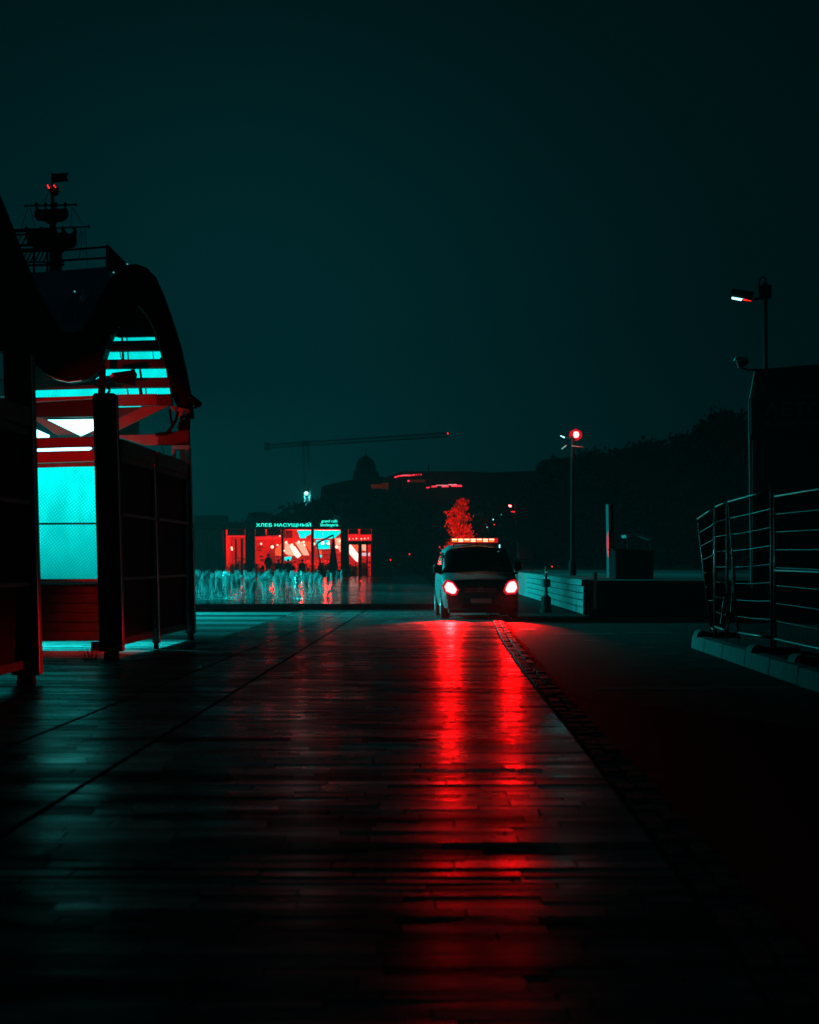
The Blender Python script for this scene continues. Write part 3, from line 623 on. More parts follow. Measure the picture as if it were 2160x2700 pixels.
# rooftop letters
sg = thing('roof_sign', 'glowing letters of the cafe name on the roof edge', 'sign')
txt('ХЛЕБ НАСУЩНЫЙ', 'letters', E_SIGN, (CX(678), DC-1.15, CZ(1391)), .39, sg, CX(822)-CX(678), .02+1, .03, .012)
s2 = thing('boulangerie_sign', 'small glowing two line sign reading grand café boulangerie', 'sign')
txt('grand café', 'letters', E_SIGN, (CX(849), DC-1.15, CZ(1380.5)), .30, s2, CX(891)-CX(849), 1, .02, .008)
txt('boulangerie', 'letters', E_SIGN, (CX(847), DC-1.15, CZ(1390.5)), .30, s2, CX(893)-CX(847), 1, .02, .008)
bx = thing('roof_box', 'pale teal ventilation box standing on the cafe roof', 'vent box')
M().box(CX(877), CX(894), DC+2, DC+3, top_z, CZ(1361)).build('body', mat('vent_box_metal', (.5,.5,.5), .5), bx, bevel=.03)
M().box(CX(876), CX(895), DC+1.9, DC+3.1, CZ(1360), CZ(1357)).build('lid', bpy.data.materials['vent_box_metal'], bx)
# curtain panels on the dark left end of the cafe
cu = thing('terrace_curtains', 'tall dark folded curtains closing the cafe terrace beside the parasol', 'curtains')
for k in range(15):
    px = 517 + k*5
    M().polyy([(CX(px),z0c),(CX(px+4.4),z0c),(CX(px+4.4),head_z-.05),(CX(px),head_z-.05)], DC-.3 - .12*(k%2), DC-.15).build('fold', FABRIC, cu, bevel=.03)
# parasols
def parasol(px0, px1, pt, pb, D, label):
    t = thing('closed_parasol', label, 'parasol', (GX((px0+px1)/2, D), D, z0c))
    top, bot, hw = P(0,pt,D).z - z0c, P(0,pb,D).z - z0c, (px1-px0)/2*D/F
    m = M(); n = 16
    rows = [(bot, 1.0),(bot+(top-bot)*.3, .82),(bot+(top-bot)*.65, .42),(top, .05)]
    vs = [(hw*f*math.cos(2*math.pi*k/n)*(1 if k % 2 else .8), hw*f*math.sin(2*math.pi*k/n)*(1 if k % 2 else .8)*.7, z) for z, f in rows for k in range(n)]
    m.add(vs, [(i*n+k, i*n+(k+1)%n, (i+1)*n+(k+1)%n, (i+1)*n+k) for i in range(3) for k in range(n)] + [tuple(range(n))[::-1], tuple(range(3*n,4*n))])
    m.build('canopy', FABRIC, t); M().bar((0,0,0),(0,0,top+.1),.07,n=8).build('pole', DARKM, t); M().box(-.5,.5,-.5,.5,0,.08).build('base', DARKM, t)
    return t
parasol(535, 600, 1398, 1512, 150, 'large closed parasol at the dark left end of the cafe')
t = parasol(865, 893, 1413, 1512, 165, 'closed parasol hanging from a slanted arm before the cafe glass')
M().tube([P(852,1535,164) - t.location, P(846,1490,164) - t.location, P(836,1434,164) - t.location, P(838,1431,164)-t.location, P(878,1411,164) - t.location], .06, 6).build('arm', DARKM, t)

# ------------------------------------------------------------------ people
def person(joints, label, D, cloth, shirt=None, hair=HAIR, scale=1, loc=(0,0,0), rz=0):
    """joints: dict of body points in metres; skinned continuous body"""
    t = thing('person', label, 'person', loc, rz)
    order = ['pelvis','chest','neck','head','shl','ell','hal','shr','elr','har','hil','knl','anl','tol','hir','knr','anr','tor']
    edges = [('pelvis','chest'),('chest','neck'),('neck','head'),('chest','shl'),('shl','ell'),('ell','hal'),('chest','shr'),('shr','elr'),('elr','har'),
             ('pelvis','hil'),('hil','knl'),('knl','anl'),('anl','tol'),('pelvis','hir'),('hir','knr'),('knr','anr'),('anr','tor')]
    rad = dict(pelvis=.15,chest=.17,neck=.06,head=.10,shl=.07,ell=.05,hal=.035,shr=.07,elr=.05,har=.035,hil=.09,knl=.065,anl=.045,tol=.035,hir=.09,knr=.065,anr=.045,tor=.035)
    me = bpy.data.meshes.new('body'); me.from_pydata([joints[k] for k in order], [(order.index(a), order.index(b)) for a, b in edges], [])
    me.materials.append(cloth)
    o = bpy.data.objects.new('body', me); COL.objects.link(o); o.parent = t
    s = o.modifiers.new('skin', 'SKIN')
    for i, k in enumerate(order):
        me.skin_vertices[0].data[i].radius = (rad[k], rad[k]); 
    me.skin_vertices[0].data[0].use_root = True
    u = o.modifiers.new('smooth', 'SUBSURF'); u.levels = 1; u.render_levels = 1
    h = Vector(joints['head'])
    M().lathe(h.x, h.y+.01, [(.03,h.z-.02),(.10,h.z+.03),(.105,h.z+.09),(.06,h.z+.14),(.01,h.z+.15)], 10).build('hair', hair, t, smooth=True)
    if shirt:
        c, p_ = Vector(joints['chest']), Vector(joints['pelvis'])
        d = (c - p_); m = M(); n = 12; q = d.to_track_quat('Z','Y').to_matrix()
        vs = []
        for f, rr in ((-.05,.17),(.3,.19),(.8,.21),(1.15,.16),(1.3,.07)):
            for k in range(n):
                vs.append(p_ + d*f + q @ Vector((rr*math.cos(2*math.pi*k/n)*1.15, rr*math.sin(2*math.pi*k/n)*.85, 0)))
        m.add(vs, [(i*n+k, i*n+(k+1)%n, (i+1)*n+(k+1)%n, (i+1)*n+k) for i in range(4) for k in range(n)]); m.build('shirt', shirt, t, smooth=True)
    return t
SEAT = dict(pelvis=(0,0,.50),chest=(0,.04,.92),neck=(0,.02,1.10),head=(0,0,1.24),shl=(-.2,.04,1.0),ell=(-.27,-.08,.78),hal=(-.16,-.3,.74),shr=(.2,.04,1.0),elr=(.27,-.08,.78),har=(.16,-.3,.74),
    hil=(-.1,-.02,.5),knl=(-.13,-.42,.5),anl=(-.13,-.42,.1),tol=(-.13,-.56,.04),hir=(.1,-.02,.5),knr=(.13,-.42,.5),anr=(.13,-.42,.1),tor=(.13,-.56,.04))
STAND = dict(pelvis=(0,0,.95),chest=(0,0,1.33),neck=(0,0,1.5),head=(0,-.01,1.64),shl=(-.2,0,1.42),ell=(-.25,.02,1.14),hal=(-.24,-.08,.9),shr=(.2,0,1.42),elr=(.25,.02,1.14),har=(.24,-.08,.9),
    hil=(-.1,0,.92),knl=(-.12,-.02,.5),anl=(-.12,0,.1),tol=(-.12,-.14,.04),hir=(.1,0,.92),knr=(.12,-.02,.5),anr=(.12,0,.1),tor=(.12,-.14,.04))
person(STAND, 'person in dark clothes standing with back turned in the second cafe window', 0, CLOTH, CLOTH, loc=(GX(708,172),172,.13), rz=math.pi)
person(SEAT, 'seated person with round shoulders before the cyan patch in the cafe', 0, CLOTH, CLOTH, loc=(GX(760,165),165,.13), rz=math.pi*.9)
person(SEAT, 'person seated beside the thin window bar right of the cyan patch', 0, CLOTH, CLOTH, loc=(GX(797,166),166,.13), rz=math.pi*1.15)
person(SEAT, 'person seated low at the left side of the thick cafe window bar', 0, CLOTH, CLOTH, loc=(GX(735,167),167,.13), rz=.3)
LEANP = dict(SEAT); LEANP.update(chest=(.05,.22,.86),neck=(.05,.34,.98),head=(.05,.42,1.08),shl=(-.15,.22,.95),shr=(.25,.22,.95),ell=(-.2,.3,.68),elr=(.3,.3,.68),hal=(-.2,.1,.5),har=(.3,.12,.5),knl=(-.1,-.45,.42),anl=(-.1,-.8,.1),tol=(-.1,-.95,.06),knr=(.1,-.45,.42),anr=(.12,-.85,.1),tor=(.12,-1.0,.06))
person(LEANP, 'person in a pale shirt leaning forward on the dark terrace bench', 0, CLOTH, CLOTHL, loc=(GX(1786,170),170,.93), rz=math.radians(-70))
bn = thing('bench', 'low dark bench under the leaning person on the terrace', 'bench', (GX(1800,170.1),170.1,.93))
M().box(-1.2,1.6,-.2,.3,.36,.42).build('seat', DARKM, bn)
for q in (-1, 1.4): M().box(q,q+.1,-.15,.25,0,.36).build('leg', DARKM, bn)
# cafe chairs and tables outside
chr0 = thing('cafe_chair', 'first dark cafe chair from the left before the red windows', 'chair', (0,0,0), group='chairs before the cafe windows')
M().box(-.22,.22,-.22,.22,.43,.47).build('seat', DARKM, chr0)
for sx in (-.2,.2):
    for sy in (-.2,.2): M().bar((sx,sy,0),(sx,sy,.43),.03).build('leg', DARKM, chr0)
M().tube([(-.21,.22,.45),(-.2,.25,.85),(-.1,.27,.95),(.1,.27,.95),(.2,.25,.85),(.21,.22,.45)],.015,6).build('back_frame', DARKM, chr0)
M().box(-.17,.17,.24,.26,.6,.9).build('backrest', DARKM, chr0)
tb0 = thing('cafe_table', 'first small round table from the left before the red windows', 'table', (0,0,0), group='tables before the cafe windows')
M().lathe(0,0,[(.36,.72),(.37,.74),(.36,.76)],14).build('top', DARKM, tb0); M().lathe(0,0,[(.22,0),(.2,.03),(.03,.05),(.03,.72)],10).build('pedestal', DARKM, tb0)
for i, px in enumerate((655, 682, 722, 775, 812, 842, 905, 928)):
    l = (GX(px,162), 162 + (i%3)*1.3, .13)
    if i == 0: chr0.location = l
    else: dup(chr0, l, rz=R.uniform(0,6.28), label=NTH[i] + ' dark cafe chair from the left before the red windows')
for i, px in enumerate((668, 748, 786, 830, 938)):
    l = (GX(px,163), 163, .13)
    if i == 0: tb0.location = l
    else: dup(tb0, l, label=NTH[i] + ' small round table from the left before the red windows')

# ------------------------------------------------------------------ fountain jets
def water():
    m = bpy.data.materials.new('spray'); m.use_nodes = True; nt = m.node_tree; b = nt.nodes['Principled BSDF']
    b.inputs['Base Color'].default_value = (.8,.8,.8,1); b.inputs['Roughness'].default_value = .15; b.inputs['IOR'].default_value = 1.33
    t = nt.nodes.new('ShaderNodeBsdfTranslucent'); t.inputs[0].default_value = (.85,.85,.85,1)
    mx = nt.nodes.new('ShaderNodeMixShader'); mx.inputs[0].default_value = .5
    nt.links.new(b.outputs[0], mx.inputs[1]); nt.links.new(t.outputs[0], mx.inputs[2]); nt.links.new(mx.outputs[0], nt.nodes['Material Output'].inputs[0]); return m
WATER = water()
def jet_mesh(seed, h=.95):
    r = random.Random(seed); m = M(); st_ = M()
    prof_ = [(r.gauss(0,.004*k), r.gauss(0,.004*k), h*.9*k/8, .012*(1+.06*k)) for k in range(9)]
    vs = [(x+q*math.cos(a*1.2566), y+q*math.sin(a*1.2566), z) for x, y, z, q in prof_ for a in range(5)]
    st_.add(vs, [(i*5+k, i*5+(k+1)%5, (i+1)*5+(k+1)%5, (i+1)*5+k) for i in range(8) for k in range(5)] + [tuple(range(40,45))])
    for q in range(4):   # falling strands
        a = r.uniform(0,6.28); rr = r.uniform(.05,.12); z1 = h*r.uniform(.75,.97); z2 = z1 - r.uniform(.3,.7)*h
        m.tube([(math.cos(a)*rr*(.5+k*.15), math.sin(a)*rr*(.5+k*.15), z1+(z2-z1)*k/4) for k in range(5)], .007, 4)
    cl = [(r.gauss(0,.05), r.gauss(0,.05), h*r.uniform(.6,1.0), r.uniform(.03,.055)) for _ in range(8)]
    def drop(x, y_, z, s_, l, tx=0):
        m.add([(x+tx,y_,z+l),(x-tx,y_,z-l),(x+s_,y_,z),(x-s_,y_,z),(x,y_+s_,z),(x,y_-s_,z)], [(0,2,4),(0,4,3),(0,3,5),(0,5,2),(1,4,2),(1,3,4),(1,5,3),(1,2,5)])
    for k in range(420):
        c = r.choice(cl); z = c[2]+r.gauss(0,c[3]*1.5) - (r.random()**3)*.35
        if z < .02: continue
        s_ = r.uniform(.005,.011); l = s_*r.uniform(2,6); drop(c[0]+r.gauss(0,c[3]*.7), c[1]+r.gauss(0,c[3]*.7), z, s_, l, r.gauss(0,.35)*l)
    for k in range(30):
        a = r.uniform(0,6.28); q = abs(r.gauss(0,.16)); s_ = r.uniform(.006,.014); drop(math.cos(a)*q, math.sin(a)*q, s_, s_, s_*2)
    out = []
    for mm, nm in ((st_, 'water_jet'), (m, 'spray')):
        me = bpy.data.meshes.new(nm); me.from_pydata(mm.v, [], mm.f); me.materials.append(WATER); out.append(me)
    return out
jm = [jet_mesh(i) for i in range(8)]
rows = [(82,'second from the kerb',[517,527,545,562,578,596,612,630,646,664,684,706,734,764,792,818]),(100,'fifth from the kerb',[524,538,552,574,598,622,648,670,694,718,744,766,790,816,842,866]),(78,'nearest the kerb',[520,530,541,556,572,588,603,618,634,652,676,698,726,752,780,806]),(86,'third from the kerb',[528,552,572,596,618,636,668,700,722,748,776,806,832]),
        (95,'fourth from the kerb',[519,545,566,590,612,640,660,684,712,742,770,792,820,850]),(106,'sixth from the kerb',[535,556,580,607,632,655,686,706,730,757,783,810,838,866,890]),
        (119,'seventh from the kerb',[548,574,600,628,652,680,708,735,764,790,815,844,872,898]),(134,'farthest from the kerb',[560,590,622,646,676,705,733,760,788,812,836,862,884,905,918])]
ORD = 'first second third fourth fifth sixth seventh eighth ninth tenth eleventh twelfth thirteenth fourteenth fifteenth sixteenth'.split()
for D_, where, pxs in rows:
    for k, px in enumerate(pxs):
        a_, b_ = R.choice(jm); o = bpy.data.objects.new('water_jet', a_); COL.objects.link(o)
        o.location = (GX(px + R.uniform(-4,4), D_), D_ + R.uniform(-1.5,1.5), .131)
        s_ = R.uniform(.72,1.0)*(1.0 - (D_-78)*.0045); o.scale = (s_*R.uniform(.9,1.25), s_*R.uniform(.8,1.1), s_); o.rotation_euler = (0,0,R.uniform(0,6.28))
        tag(o, ORD[k] + ' water jet from the left in the fountain row ' + where, 'water jet', 'bubbling fountain jets')
        c = bpy.data.objects.new('spray', b_); COL.objects.link(c); c.parent = o; c['kind'] = 'stuff'
MF = mat('foam', (.5,.5,.5), .3, noise=.4, nscale=2)

# ------------------------------------------------------------------ van
vx, vy = 1.79, 57.0
van = thing('van', 'silver blue van with lit headlights and a glowing beacon bar on its roof', 'van', (vx,vy,0), math.radians(1.8))
ST = [(0,.27,.84,.80,0),(.04,.24,.91,.87,0),(.13,.22,.97,.92,0),(.32,.21,1.03,.95,0),(.62,.21,1.10,.96,0),(.98,.21,1.18,.965,0),(1.72,.22,1.855,.965,1),(1.95,.22,1.885,.965,1),(2.4,.22,1.90,.965,1),(3.6,.22,1.91,.965,1),(4.6,.23,1.89,.955,1),(4.85,.26,1.84,.93,1),(4.92,.32,1.74,.88,1)]
def prof(zb, zt, W, k):
    if k == 0: return [(0,zb),(.78*W,zb),(.94*W,zb+.07),(W,.5),(W,.68),(.995*W,zt-.16),(.97*W,zt-.08),(.90*W,zt-.025),(.78*W,zt),(.5*W,zt+.012),(0,zt+.03)]
    s = zt/1.9
    return [(0,zb),(.78*W,zb),(.94*W,zb+.07),(W,.55),(W,.92),(.985*W,1.08*s),(.925*W,1.38*s),(.86*W,1.64*s),(.80*W,1.77*s),(.66*W,1.865*s),(0,zt+.01)]
def sect(y):
    for a, b in zip(ST, ST[1:]):
        if a[0] <= y <= b[0]:
            f = (y-a[0])/(b[0]-a[0]); pa, pb = prof(*a[1:]), prof(*b[1:])
            return [(p[0]+(q[0]-p[0])*f, p[1]+(q[1]-p[1])*f) for p, q in zip(pa, pb)]
    return prof(*ST[-1][1:])
def S(y, t, side):
    p = sect(y); t = min(max(t, 0), 9.9999); i = int(t); f = t - i
    # gentle curve between profile points
    x = p[i][0]+(p[i+1][0]-p[i][0])*f; z = p[i][1]+(p[i+1][1]-p[i][1])*f
    return Vector((side*x, y, z))
def patch(y0, y1, t0, t1, side, off, ny=8, nt_=6, both=False, ty=None):
    m = M(); vs = []; 
    for i in range(ny+1):
        yv = y0+(y1-y0)*i/ny; ta, tb_ = (t0, t1) if ty is None else ty(i/ny)
        row = [(side, ta+(tb_-ta)*j/nt_) for j in range(nt_+1)] if not both else [(1, ta+(10-ta)*j/nt_) for j in range(nt_+1)] + [(-1, 10-(10-ta)*j/nt_) for j in range(1, nt_+1)]
        for sd, tt in row:
            p = S(yv, tt, sd); e = .02
            du = S(min(yv+e,4.9), tt, sd)-S(max(yv-e,0), tt, sd); dv = S(yv, min(tt+.05,9.99), sd)-S(yv, tt-.05, sd)
            n = du.cross(dv); n.normalize()
            c = Vector((0,p.y,1.0)); 
            if n.dot(p-c) < 0: n = -n
            vs.append(p+n*off)
    w = len(vs)//(ny+1)
    m.add(vs, [(i*w+j, i*w+j+1, (i+1)*w+j+1, (i+1)*w+j) for i in range(ny) for j in range(w-1)]); return m
bm_ = M(); ysv = sorted(set([s[0] for s in ST] + [.2,.48,.8,1.15,1.3,1.45,1.6,2.15,3,4.2,4.75])); ring = []
for yv in ysv:
    row = [S(yv, t_, 1) for t_ in [i*.5 for i in range(20)] + [9.999]] + [S(yv, t_, -1) for t_ in [9.5-i*.5 for i in range(19)]]
    ring.append(row)
w = len(ring[0]); bm_.add([v for r in ring for v in r], [(i*w+j, i*w+(j+1)%w, (i+1)*w+(j+1)%w, (i+1)*w+j) for i in range(len(ring)-1) for j in range(w)] + [tuple(range(w)), tuple((len(ring)-1)*w+j for j in range(w))[::-1]])
body = bm_.build('body', VAN, van, smooth=True)
em = body.modifiers.new('edge', 'EDGE_SPLIT'); em.split_angle = math.radians(38)
ws = patch(1.0, 1.76, 7.6, 10, 1, .008, 8, 8, both=True, ty=lambda f: (7.2-.35*f, 10)).build('windscreen', VGLASS, van, smooth=True)
for sd in (-1, 1):
    M().tube([(sd*.05+.1*sd, .99, 1.235), (sd*.55, 1.06, 1.30)], .008, 5).build('wiper', PLAST, van)
    patch(1.55, 2.45, 5.15, 7.2, sd, .006, 6, 5, ty=lambda f: (5.15, 5.9+1.3*min(1,f*2.2))).build('side_window', VGLASS, van, smooth=True)
    patch(2.55, 3.6, 5.15, 7.2, sd, .006, 6, 5).build('side_window', VGLASS, van, smooth=True)
    patch(3.7, 4.6, 5.15, 7.2, sd, .006, 6, 5).build('side_window', VGLASS, van, smooth=True)
    for yv in (2.5, 3.65): patch(yv-.006, yv+.006, 2.5, 7.6, sd, .003, 1, 10).build('door_gap', PLAST, van)
    patch(.2, 4.8, 4.55, 4.75, sd, .012, 20, 1).build('side_trim', VAN, van)
    M().box(*sorted((sd*.955, sd*.985)), 2.3, 2.42, .93, .96).build('door_handle', VAN, van, bevel=.008)
    # mirrors
    mr = M().prism([(1146,1487),(1166,1490),(1166,1511),(1158,1513),(1144,1508),(1142,1495)], 57+1.15, .12) if sd < 0 else M().prism([(1358,1480),(1364,1478),(1372,1481),(1377,1490),(1376,1504),(1359,1506)], 58.15, .12)
    for i, v in enumerate(mr.v): mr.v[i] = (v[0]-vx+.04, v[1]-vy, v[2])
    mo = mr.build('wing_mirror', PLAST, van, bevel=.02)
    M().bar((sd*.9,1.25,1.12), (sd*1.02,1.22,1.17), .06).build('mirror_arm', PLAST, mo)
    # wheels
    for yv in (.86, 4.06):
        c = sd*.86
        def disc(x0, x1, prof_, n=28):
            vs = [(c+sd*xx, yv+rr*math.cos(2*math.pi*k/n), .335+rr*math.sin(2*math.pi*k/n)) for xx, rr in prof_ for k in range(n)]
            return M().add(vs, [(i*n+k, i*n+(k+1)%n, (i+1)*n+(k+1)%n, (i+1)*n+k) for i in range(len(prof_)-1) for k in range(n)] + [tuple(range(n)), tuple((len(prof_)-1)*n+k for k in range(n))[::-1]])
        wh = disc(0,0,[(-.12,.2),(-.115,.31),(-.09,.333),(.09,.333),(.115,.31),(.12,.21)]).build('wheel', TYRE, van, smooth=True)
        wh.modifiers.new('edge','EDGE_SPLIT')
        disc(0,0,[(.10,.215),(.125,.21),(.118,.05),(.13,.03)]).build('rim', STEEL, wh)
        n = 14; a0 = M(); vs = []
        for k in range(n+1):
            th = math.pi*k/n
            for rr, xx in ((.37,.975),(.42,.985)): vs.append((sd*xx, yv+rr*math.cos(th), .335+rr*math.sin(th)))
        a0.add(vs, [(k*2,k*2+1,k*2+3,k*2+2) for k in range(n)]).build('wheel_arch', PLAST, van)
        n = 24; M().add([(sd*.972, yv+.37*math.cos(2*math.pi*k/n), .335+.37*math.sin(2*math.pi*k/n)) for k in range(n)], [tuple(range(n))]).build('wheel_well', PLAST, van) if False else None
M().polyy([(-.46,.66),(-.40,.82),(.40,.82),(.46,.66)], -.025, .01).build('grille', PLAST, van, bevel=.01)
for k in range(3): M().box(-.42+.01*k,.42-.01*k,-.035,-.02,.68+.045*k,.695+.045*k).build('grille_bar', STEEL, van)
M().lathe(0,0,[(.06,0),(.065,.01),(.05,.02)],20)
bd = M(); n = 20
bd.add([(rr*math.cos(2*math.pi*k/n), yv, .75+rr*math.sin(2*math.pi*k/n)) for rr, yv in ((.07,-.04),(.055,-.045)) for k in range(n)], [(k,(k+1)%n,(k+1)%n+n,k+n) for k in range(n)])
for k in range(3):
    a = math.pi/2+k*2*math.pi/3; bd.bar((0,-.043,.75),(math.cos(a)*.06,-.043,.75+math.sin(a)*.06),.008)
bd.build('badge', STEEL, van)
M().polyy([(-.84,.26),(-.86,.50),(.86,.50),(.84,.26)], -.035, .06).build('bumper', VAN, van, bevel=.03)
M().polyy([(-.5,.28),(-.45,.37),(.45,.37),(.5,.28)], -.05, -.03).build('air_intake', PLAST, van)
M().box(-.26,.26,-.06,-.045,.41,.52).build('number_plate', PLATE, van)
for sd in (-1, 1): M().lathe(0,0,[(.01,0)],3)
M().box(-.8,.8,.1,4.7,.16,.24).build('underbody', PLAST, van)
LH = [(1181,1536),(1192,1539),(1197,1545),(1203,1554),(1199,1563),(1192,1564),(1178,1558),(1174,1547)]
RH = [(1345,1536),(1355,1534),(1360,1540),(1362,1550),(1356,1560),(1340,1561),(1335,1555),(1339,1543)]
for poly in (LH, RH):
    m = M(); m.prism(poly, 56.98, .04); m.v = [(v[0]-vx, v[1]-vy+.0, v[2]) for v in m.v]
    cx_ = sum(v[0] for v in m.v)/len(m.v); cz_ = sum(v[2] for v in m.v)/len(m.v)
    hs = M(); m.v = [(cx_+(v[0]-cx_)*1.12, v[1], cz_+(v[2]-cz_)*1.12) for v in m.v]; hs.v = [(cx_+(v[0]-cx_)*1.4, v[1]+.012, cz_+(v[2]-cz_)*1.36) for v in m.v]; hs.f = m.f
    ho = hs.build('headlight', E_HALO, van)  # enlarged lens outline carries the painted red halo
    m.build('lens', E_HEAD, ho)
# beacon bar
M().box(-.60,.55,1.80,1.98,1.895,1.93).build('beacon_mount', mat('red_beacon_plastic', (.5,.01,.01), .4), van)
for sx in (-.62,.60): M().bar((sx*.98,1.85,1.80),(sx*.93,1.85,1.92),.03).build('beacon_foot', PLAST, van)
bb = M().box(-.60,.55,1.80,1.98,1.935,2.05).build('beacon_bar', E_HALO, van, label='wide roof beacon bar with seven glowing segments')  # housing glows to paint the red halo around the segments
for k in range(7):
    x0 = GX(1198+k*16.3, 58.8)-vx; x1 = x0+.128
    M().box(x0,x1,1.78,1.80,1.995,2.035).build('beacon_lamp', E_BARW, bb)
    M().box(x0,x1,1.78,1.80,1.955,1.985).build('beacon_lamp', E_BARO if k % 2 == 0 else E_BARW, bb)
M().bar((.58,1.6,1.80),(.58,1.6,1.88),.03,n=6).build('marker_lamp', E_LAMPC, van)
for px, s_ in ((1188,1.0),(1350,.7)):
    light('van_headlamp', (GX(px,56.85), 56.80, .80), 'SPOT', L_HEAD*s_, RED, .06, (GX(px,56.8)-.30, 54.0, .0), 35, 1.0)

# ------------------------------------------------------------------ trees
def crown(m, c, r, n, s, rng, clump=.35):
    cl = []
    for _ in range(max(6, int(n/60))):
        u = Vector((rng.gauss(0,1), rng.gauss(0,1), rng.gauss(0,1))).normalized() * rng.uniform(.45,1)
        cl.append(Vector((c[0]+u.x*r[0], c[1]+u.y*r[1], c[2]+u.z*r[2])))
    k_ = min(r)*clump
    for _ in range(n):
        q = rng.choice(cl); p = q + Vector((rng.gauss(0,k_), rng.gauss(0,k_), rng.gauss(0,k_)*.8))*.6
        a = Vector((rng.gauss(0,1), rng.gauss(0,1), rng.gauss(0,1))).normalized(); b = a.orthogonal().normalized()
        l = s*rng.uniform(.6,1.3)
        m.add([p-a*l*.5, p+b*l*.3, p+a*l*.5, p-b*l*.3], [(0,1,2,3)])
def tree(name, label, base, h, crowns, n, s, leaf, tr=.18, seed=1, group=None):
    rng = random.Random(seed); t = thing(name, label, 'tree', base, group=group)
    tk = M(); top = crowns[0][0]
    tk.lathe(0,0,[(tr,0),(tr*.75,h*.3),(tr*.4,h*.65),(tr*.1,h*.9)],8)
    for cc_, rr in crowns:
        for _ in range(3):
            e = Vector(cc_)+Vector((rng.uniform(-.6,.6)*rr[0], rng.uniform(-.6,.6)*rr[1], rng.uniform(-.2,.5)*rr[2])); tk.bar((0,0,h*rng.uniform(.2,.5)), e, tr*.4, n=5)
    tk.build('trunk', BARK, t)
    m = M()
    for cc_, rr in crowns: crown(m, cc_, rr, n, s, rng)
    m.build('crown', leaf, t, fix=False); return t
# the small tree lit red behind the van
tree('maple_tree', 'small leafy tree glowing red above the roof of the van', (GX(1212,104),104,0), 4.4, [((0,0,2.2),(.72,.6,.9)),((.02,0,3.1),(.55,.5,.8)),((.06,0,3.9),(.3,.3,.45)),((-.25,0,1.5),(.6,.5,.6))], 1500, .12, LEAFR, .09, 3)
tree('maple_tree', 'dim tree standing right behind the red lit one', (GX(1262,112),112,0), 4.2, [((0,0,2.4),(.7,.6,1.0)),((-.1,0,3.3),(.5,.5,.6))], 900, .13, LEAF, .08, 4)
light('tree_uplight', (GX(1190,100), 99.2, .35), 'SPOT', 6000, (1,.03,.01), .15, (GX(1203,104), 104, 3.0), 44, .7)  # unseen red light added to make the tree glow
light('tree_uplight_rear', (GX(1150,98), 98, 5.5), 'SPOT', 1500, (1,.03,.01), .15, (GX(1205,104), 104, 2.4), 34, .8)  # second added light, aimed down at the tree from the near side
# black tree mass on the right: each crown a tree
i = 0
for (px, pt, pr, D_) in ((1480,1205,60,190),(1556,1190,70,180),(1628,1158,75,170),(1700,1150,70,165),(1772,1162,72,160),(1840,1118,80,150),(1908,1072,80,140),(1960,1085,80,138),(1400,1260,80,230),(1330,1290,80,240)):
    rw = pr*D_/F; topz = P(0,pt,D_).z
    tree('park_tree', 'black tree silhouette number %d of the row' % 0 if False else
         ['low round tree left of the tall street lamp','broad dark tree directly behind the tall street lamp','dark tree right of the street lamp with a flat top','dark tree above the narrow lit pylon','dark tree rising above the black kiosk','taller dark tree where the silhouette starts to climb','tallest dark tree left of the big billboard','dark tree partly hidden by the billboard edge','distant dark tree right of the lit terraces','distant dark tree above the rear street lamp'][i],
         (GX(px,D_),D_,0), topz*.8, [((0,0,topz-rw*1.0),(rw*.9,rw*.9,rw*.85)),((rw*.3,0,topz-rw*1.9),(rw,rw,rw)),((-rw*.2,0,topz*.42),(rw*1.1,rw,topz*.3))], 2600, .42, LEAF, .3, 20+i, 'dark trees along the park edge')
    i += 1
# trees behind the cafe
i = 0
for (px, pt, pr, D_) in ((745,1342,60,330),(815,1320,60,320),(882,1300,70,310),(965,1292,75,300),(1050,1300,75,300),(1130,1330,70,280),(668,1362,50,340),(1000,1345,80,260),(925,1350,80,262),(1090,1360,80,250)):
    rw = pr*D_/F; topz = P(0,pt,D_).z
    tree('hillside_tree', ['low tree at the foot of the tower crane','tree right of the crane lamp on the slope','tree on the slope below the small dome','tree below the dim orange wall','tree below the upper row of red lights','tree left of the red lit tree','small tree at the left end above the cafe letters','tree right above the cafe door','tree above the cafe sign end','tree low behind the van roof left side'][i],
        (GX(px,D_),D_,0), topz*.8, [((0,0,topz-rw*.9),(rw*1.0,rw,rw*.85)),((0,0,topz*.5),(rw*1.15,rw,topz*.4))], 1800, .75, LEAF, .4, 60+i, 'dark trees on the slope behind the cafe')
    i += 1
# ------------------------------------------------------------------ far hill, academy, dome, crane, low blocks
m = M(); rid = [(-120,5),(-40,6),(-22,8),(-10,14),(0,15),(20,16.5),(40,17),(90,18),(160,20)]
vs = [(x,470,-.04) for x, z in rid] + [(x,510,z-1.5) for x, z in rid] + [(x,640,z-2) for x, z in rid] + [(x,900,-.04) for x, z in rid]; n = len(rid)
m.add(vs, [(r_*n+k, r_*n+k+1, (r_+1)*n+k+1, (r_+1)*n+k) for r_ in range(3) for k in range(n-1)]).build('hill', mat('hill_ground', (.03,.035,.02), .9, noise=.3, nscale=.1), kind='structure')
ac = thing('hilltop_building', 'long dark building on the hill with rows of red lit terraces', 'building')
M().prism([(1020,1258),(1062,1243),(1240,1243),(1300,1246),(1430,1240),(1432,1212),(1500,1206),(1560,1208),(1560,1490),(1020,1490)], 540, 30).build('wall', FAR, ac)
for a, b, t_ in ((1128,1132,1226),(1088,1090,1236),(1112,1113,1236),(1200,1201,1240),(1240,1241,1236)): M().prism([(a,t_),(b,t_),(b,1245),(a,1245)], 541, 2).build('chimney', FAR, ac)
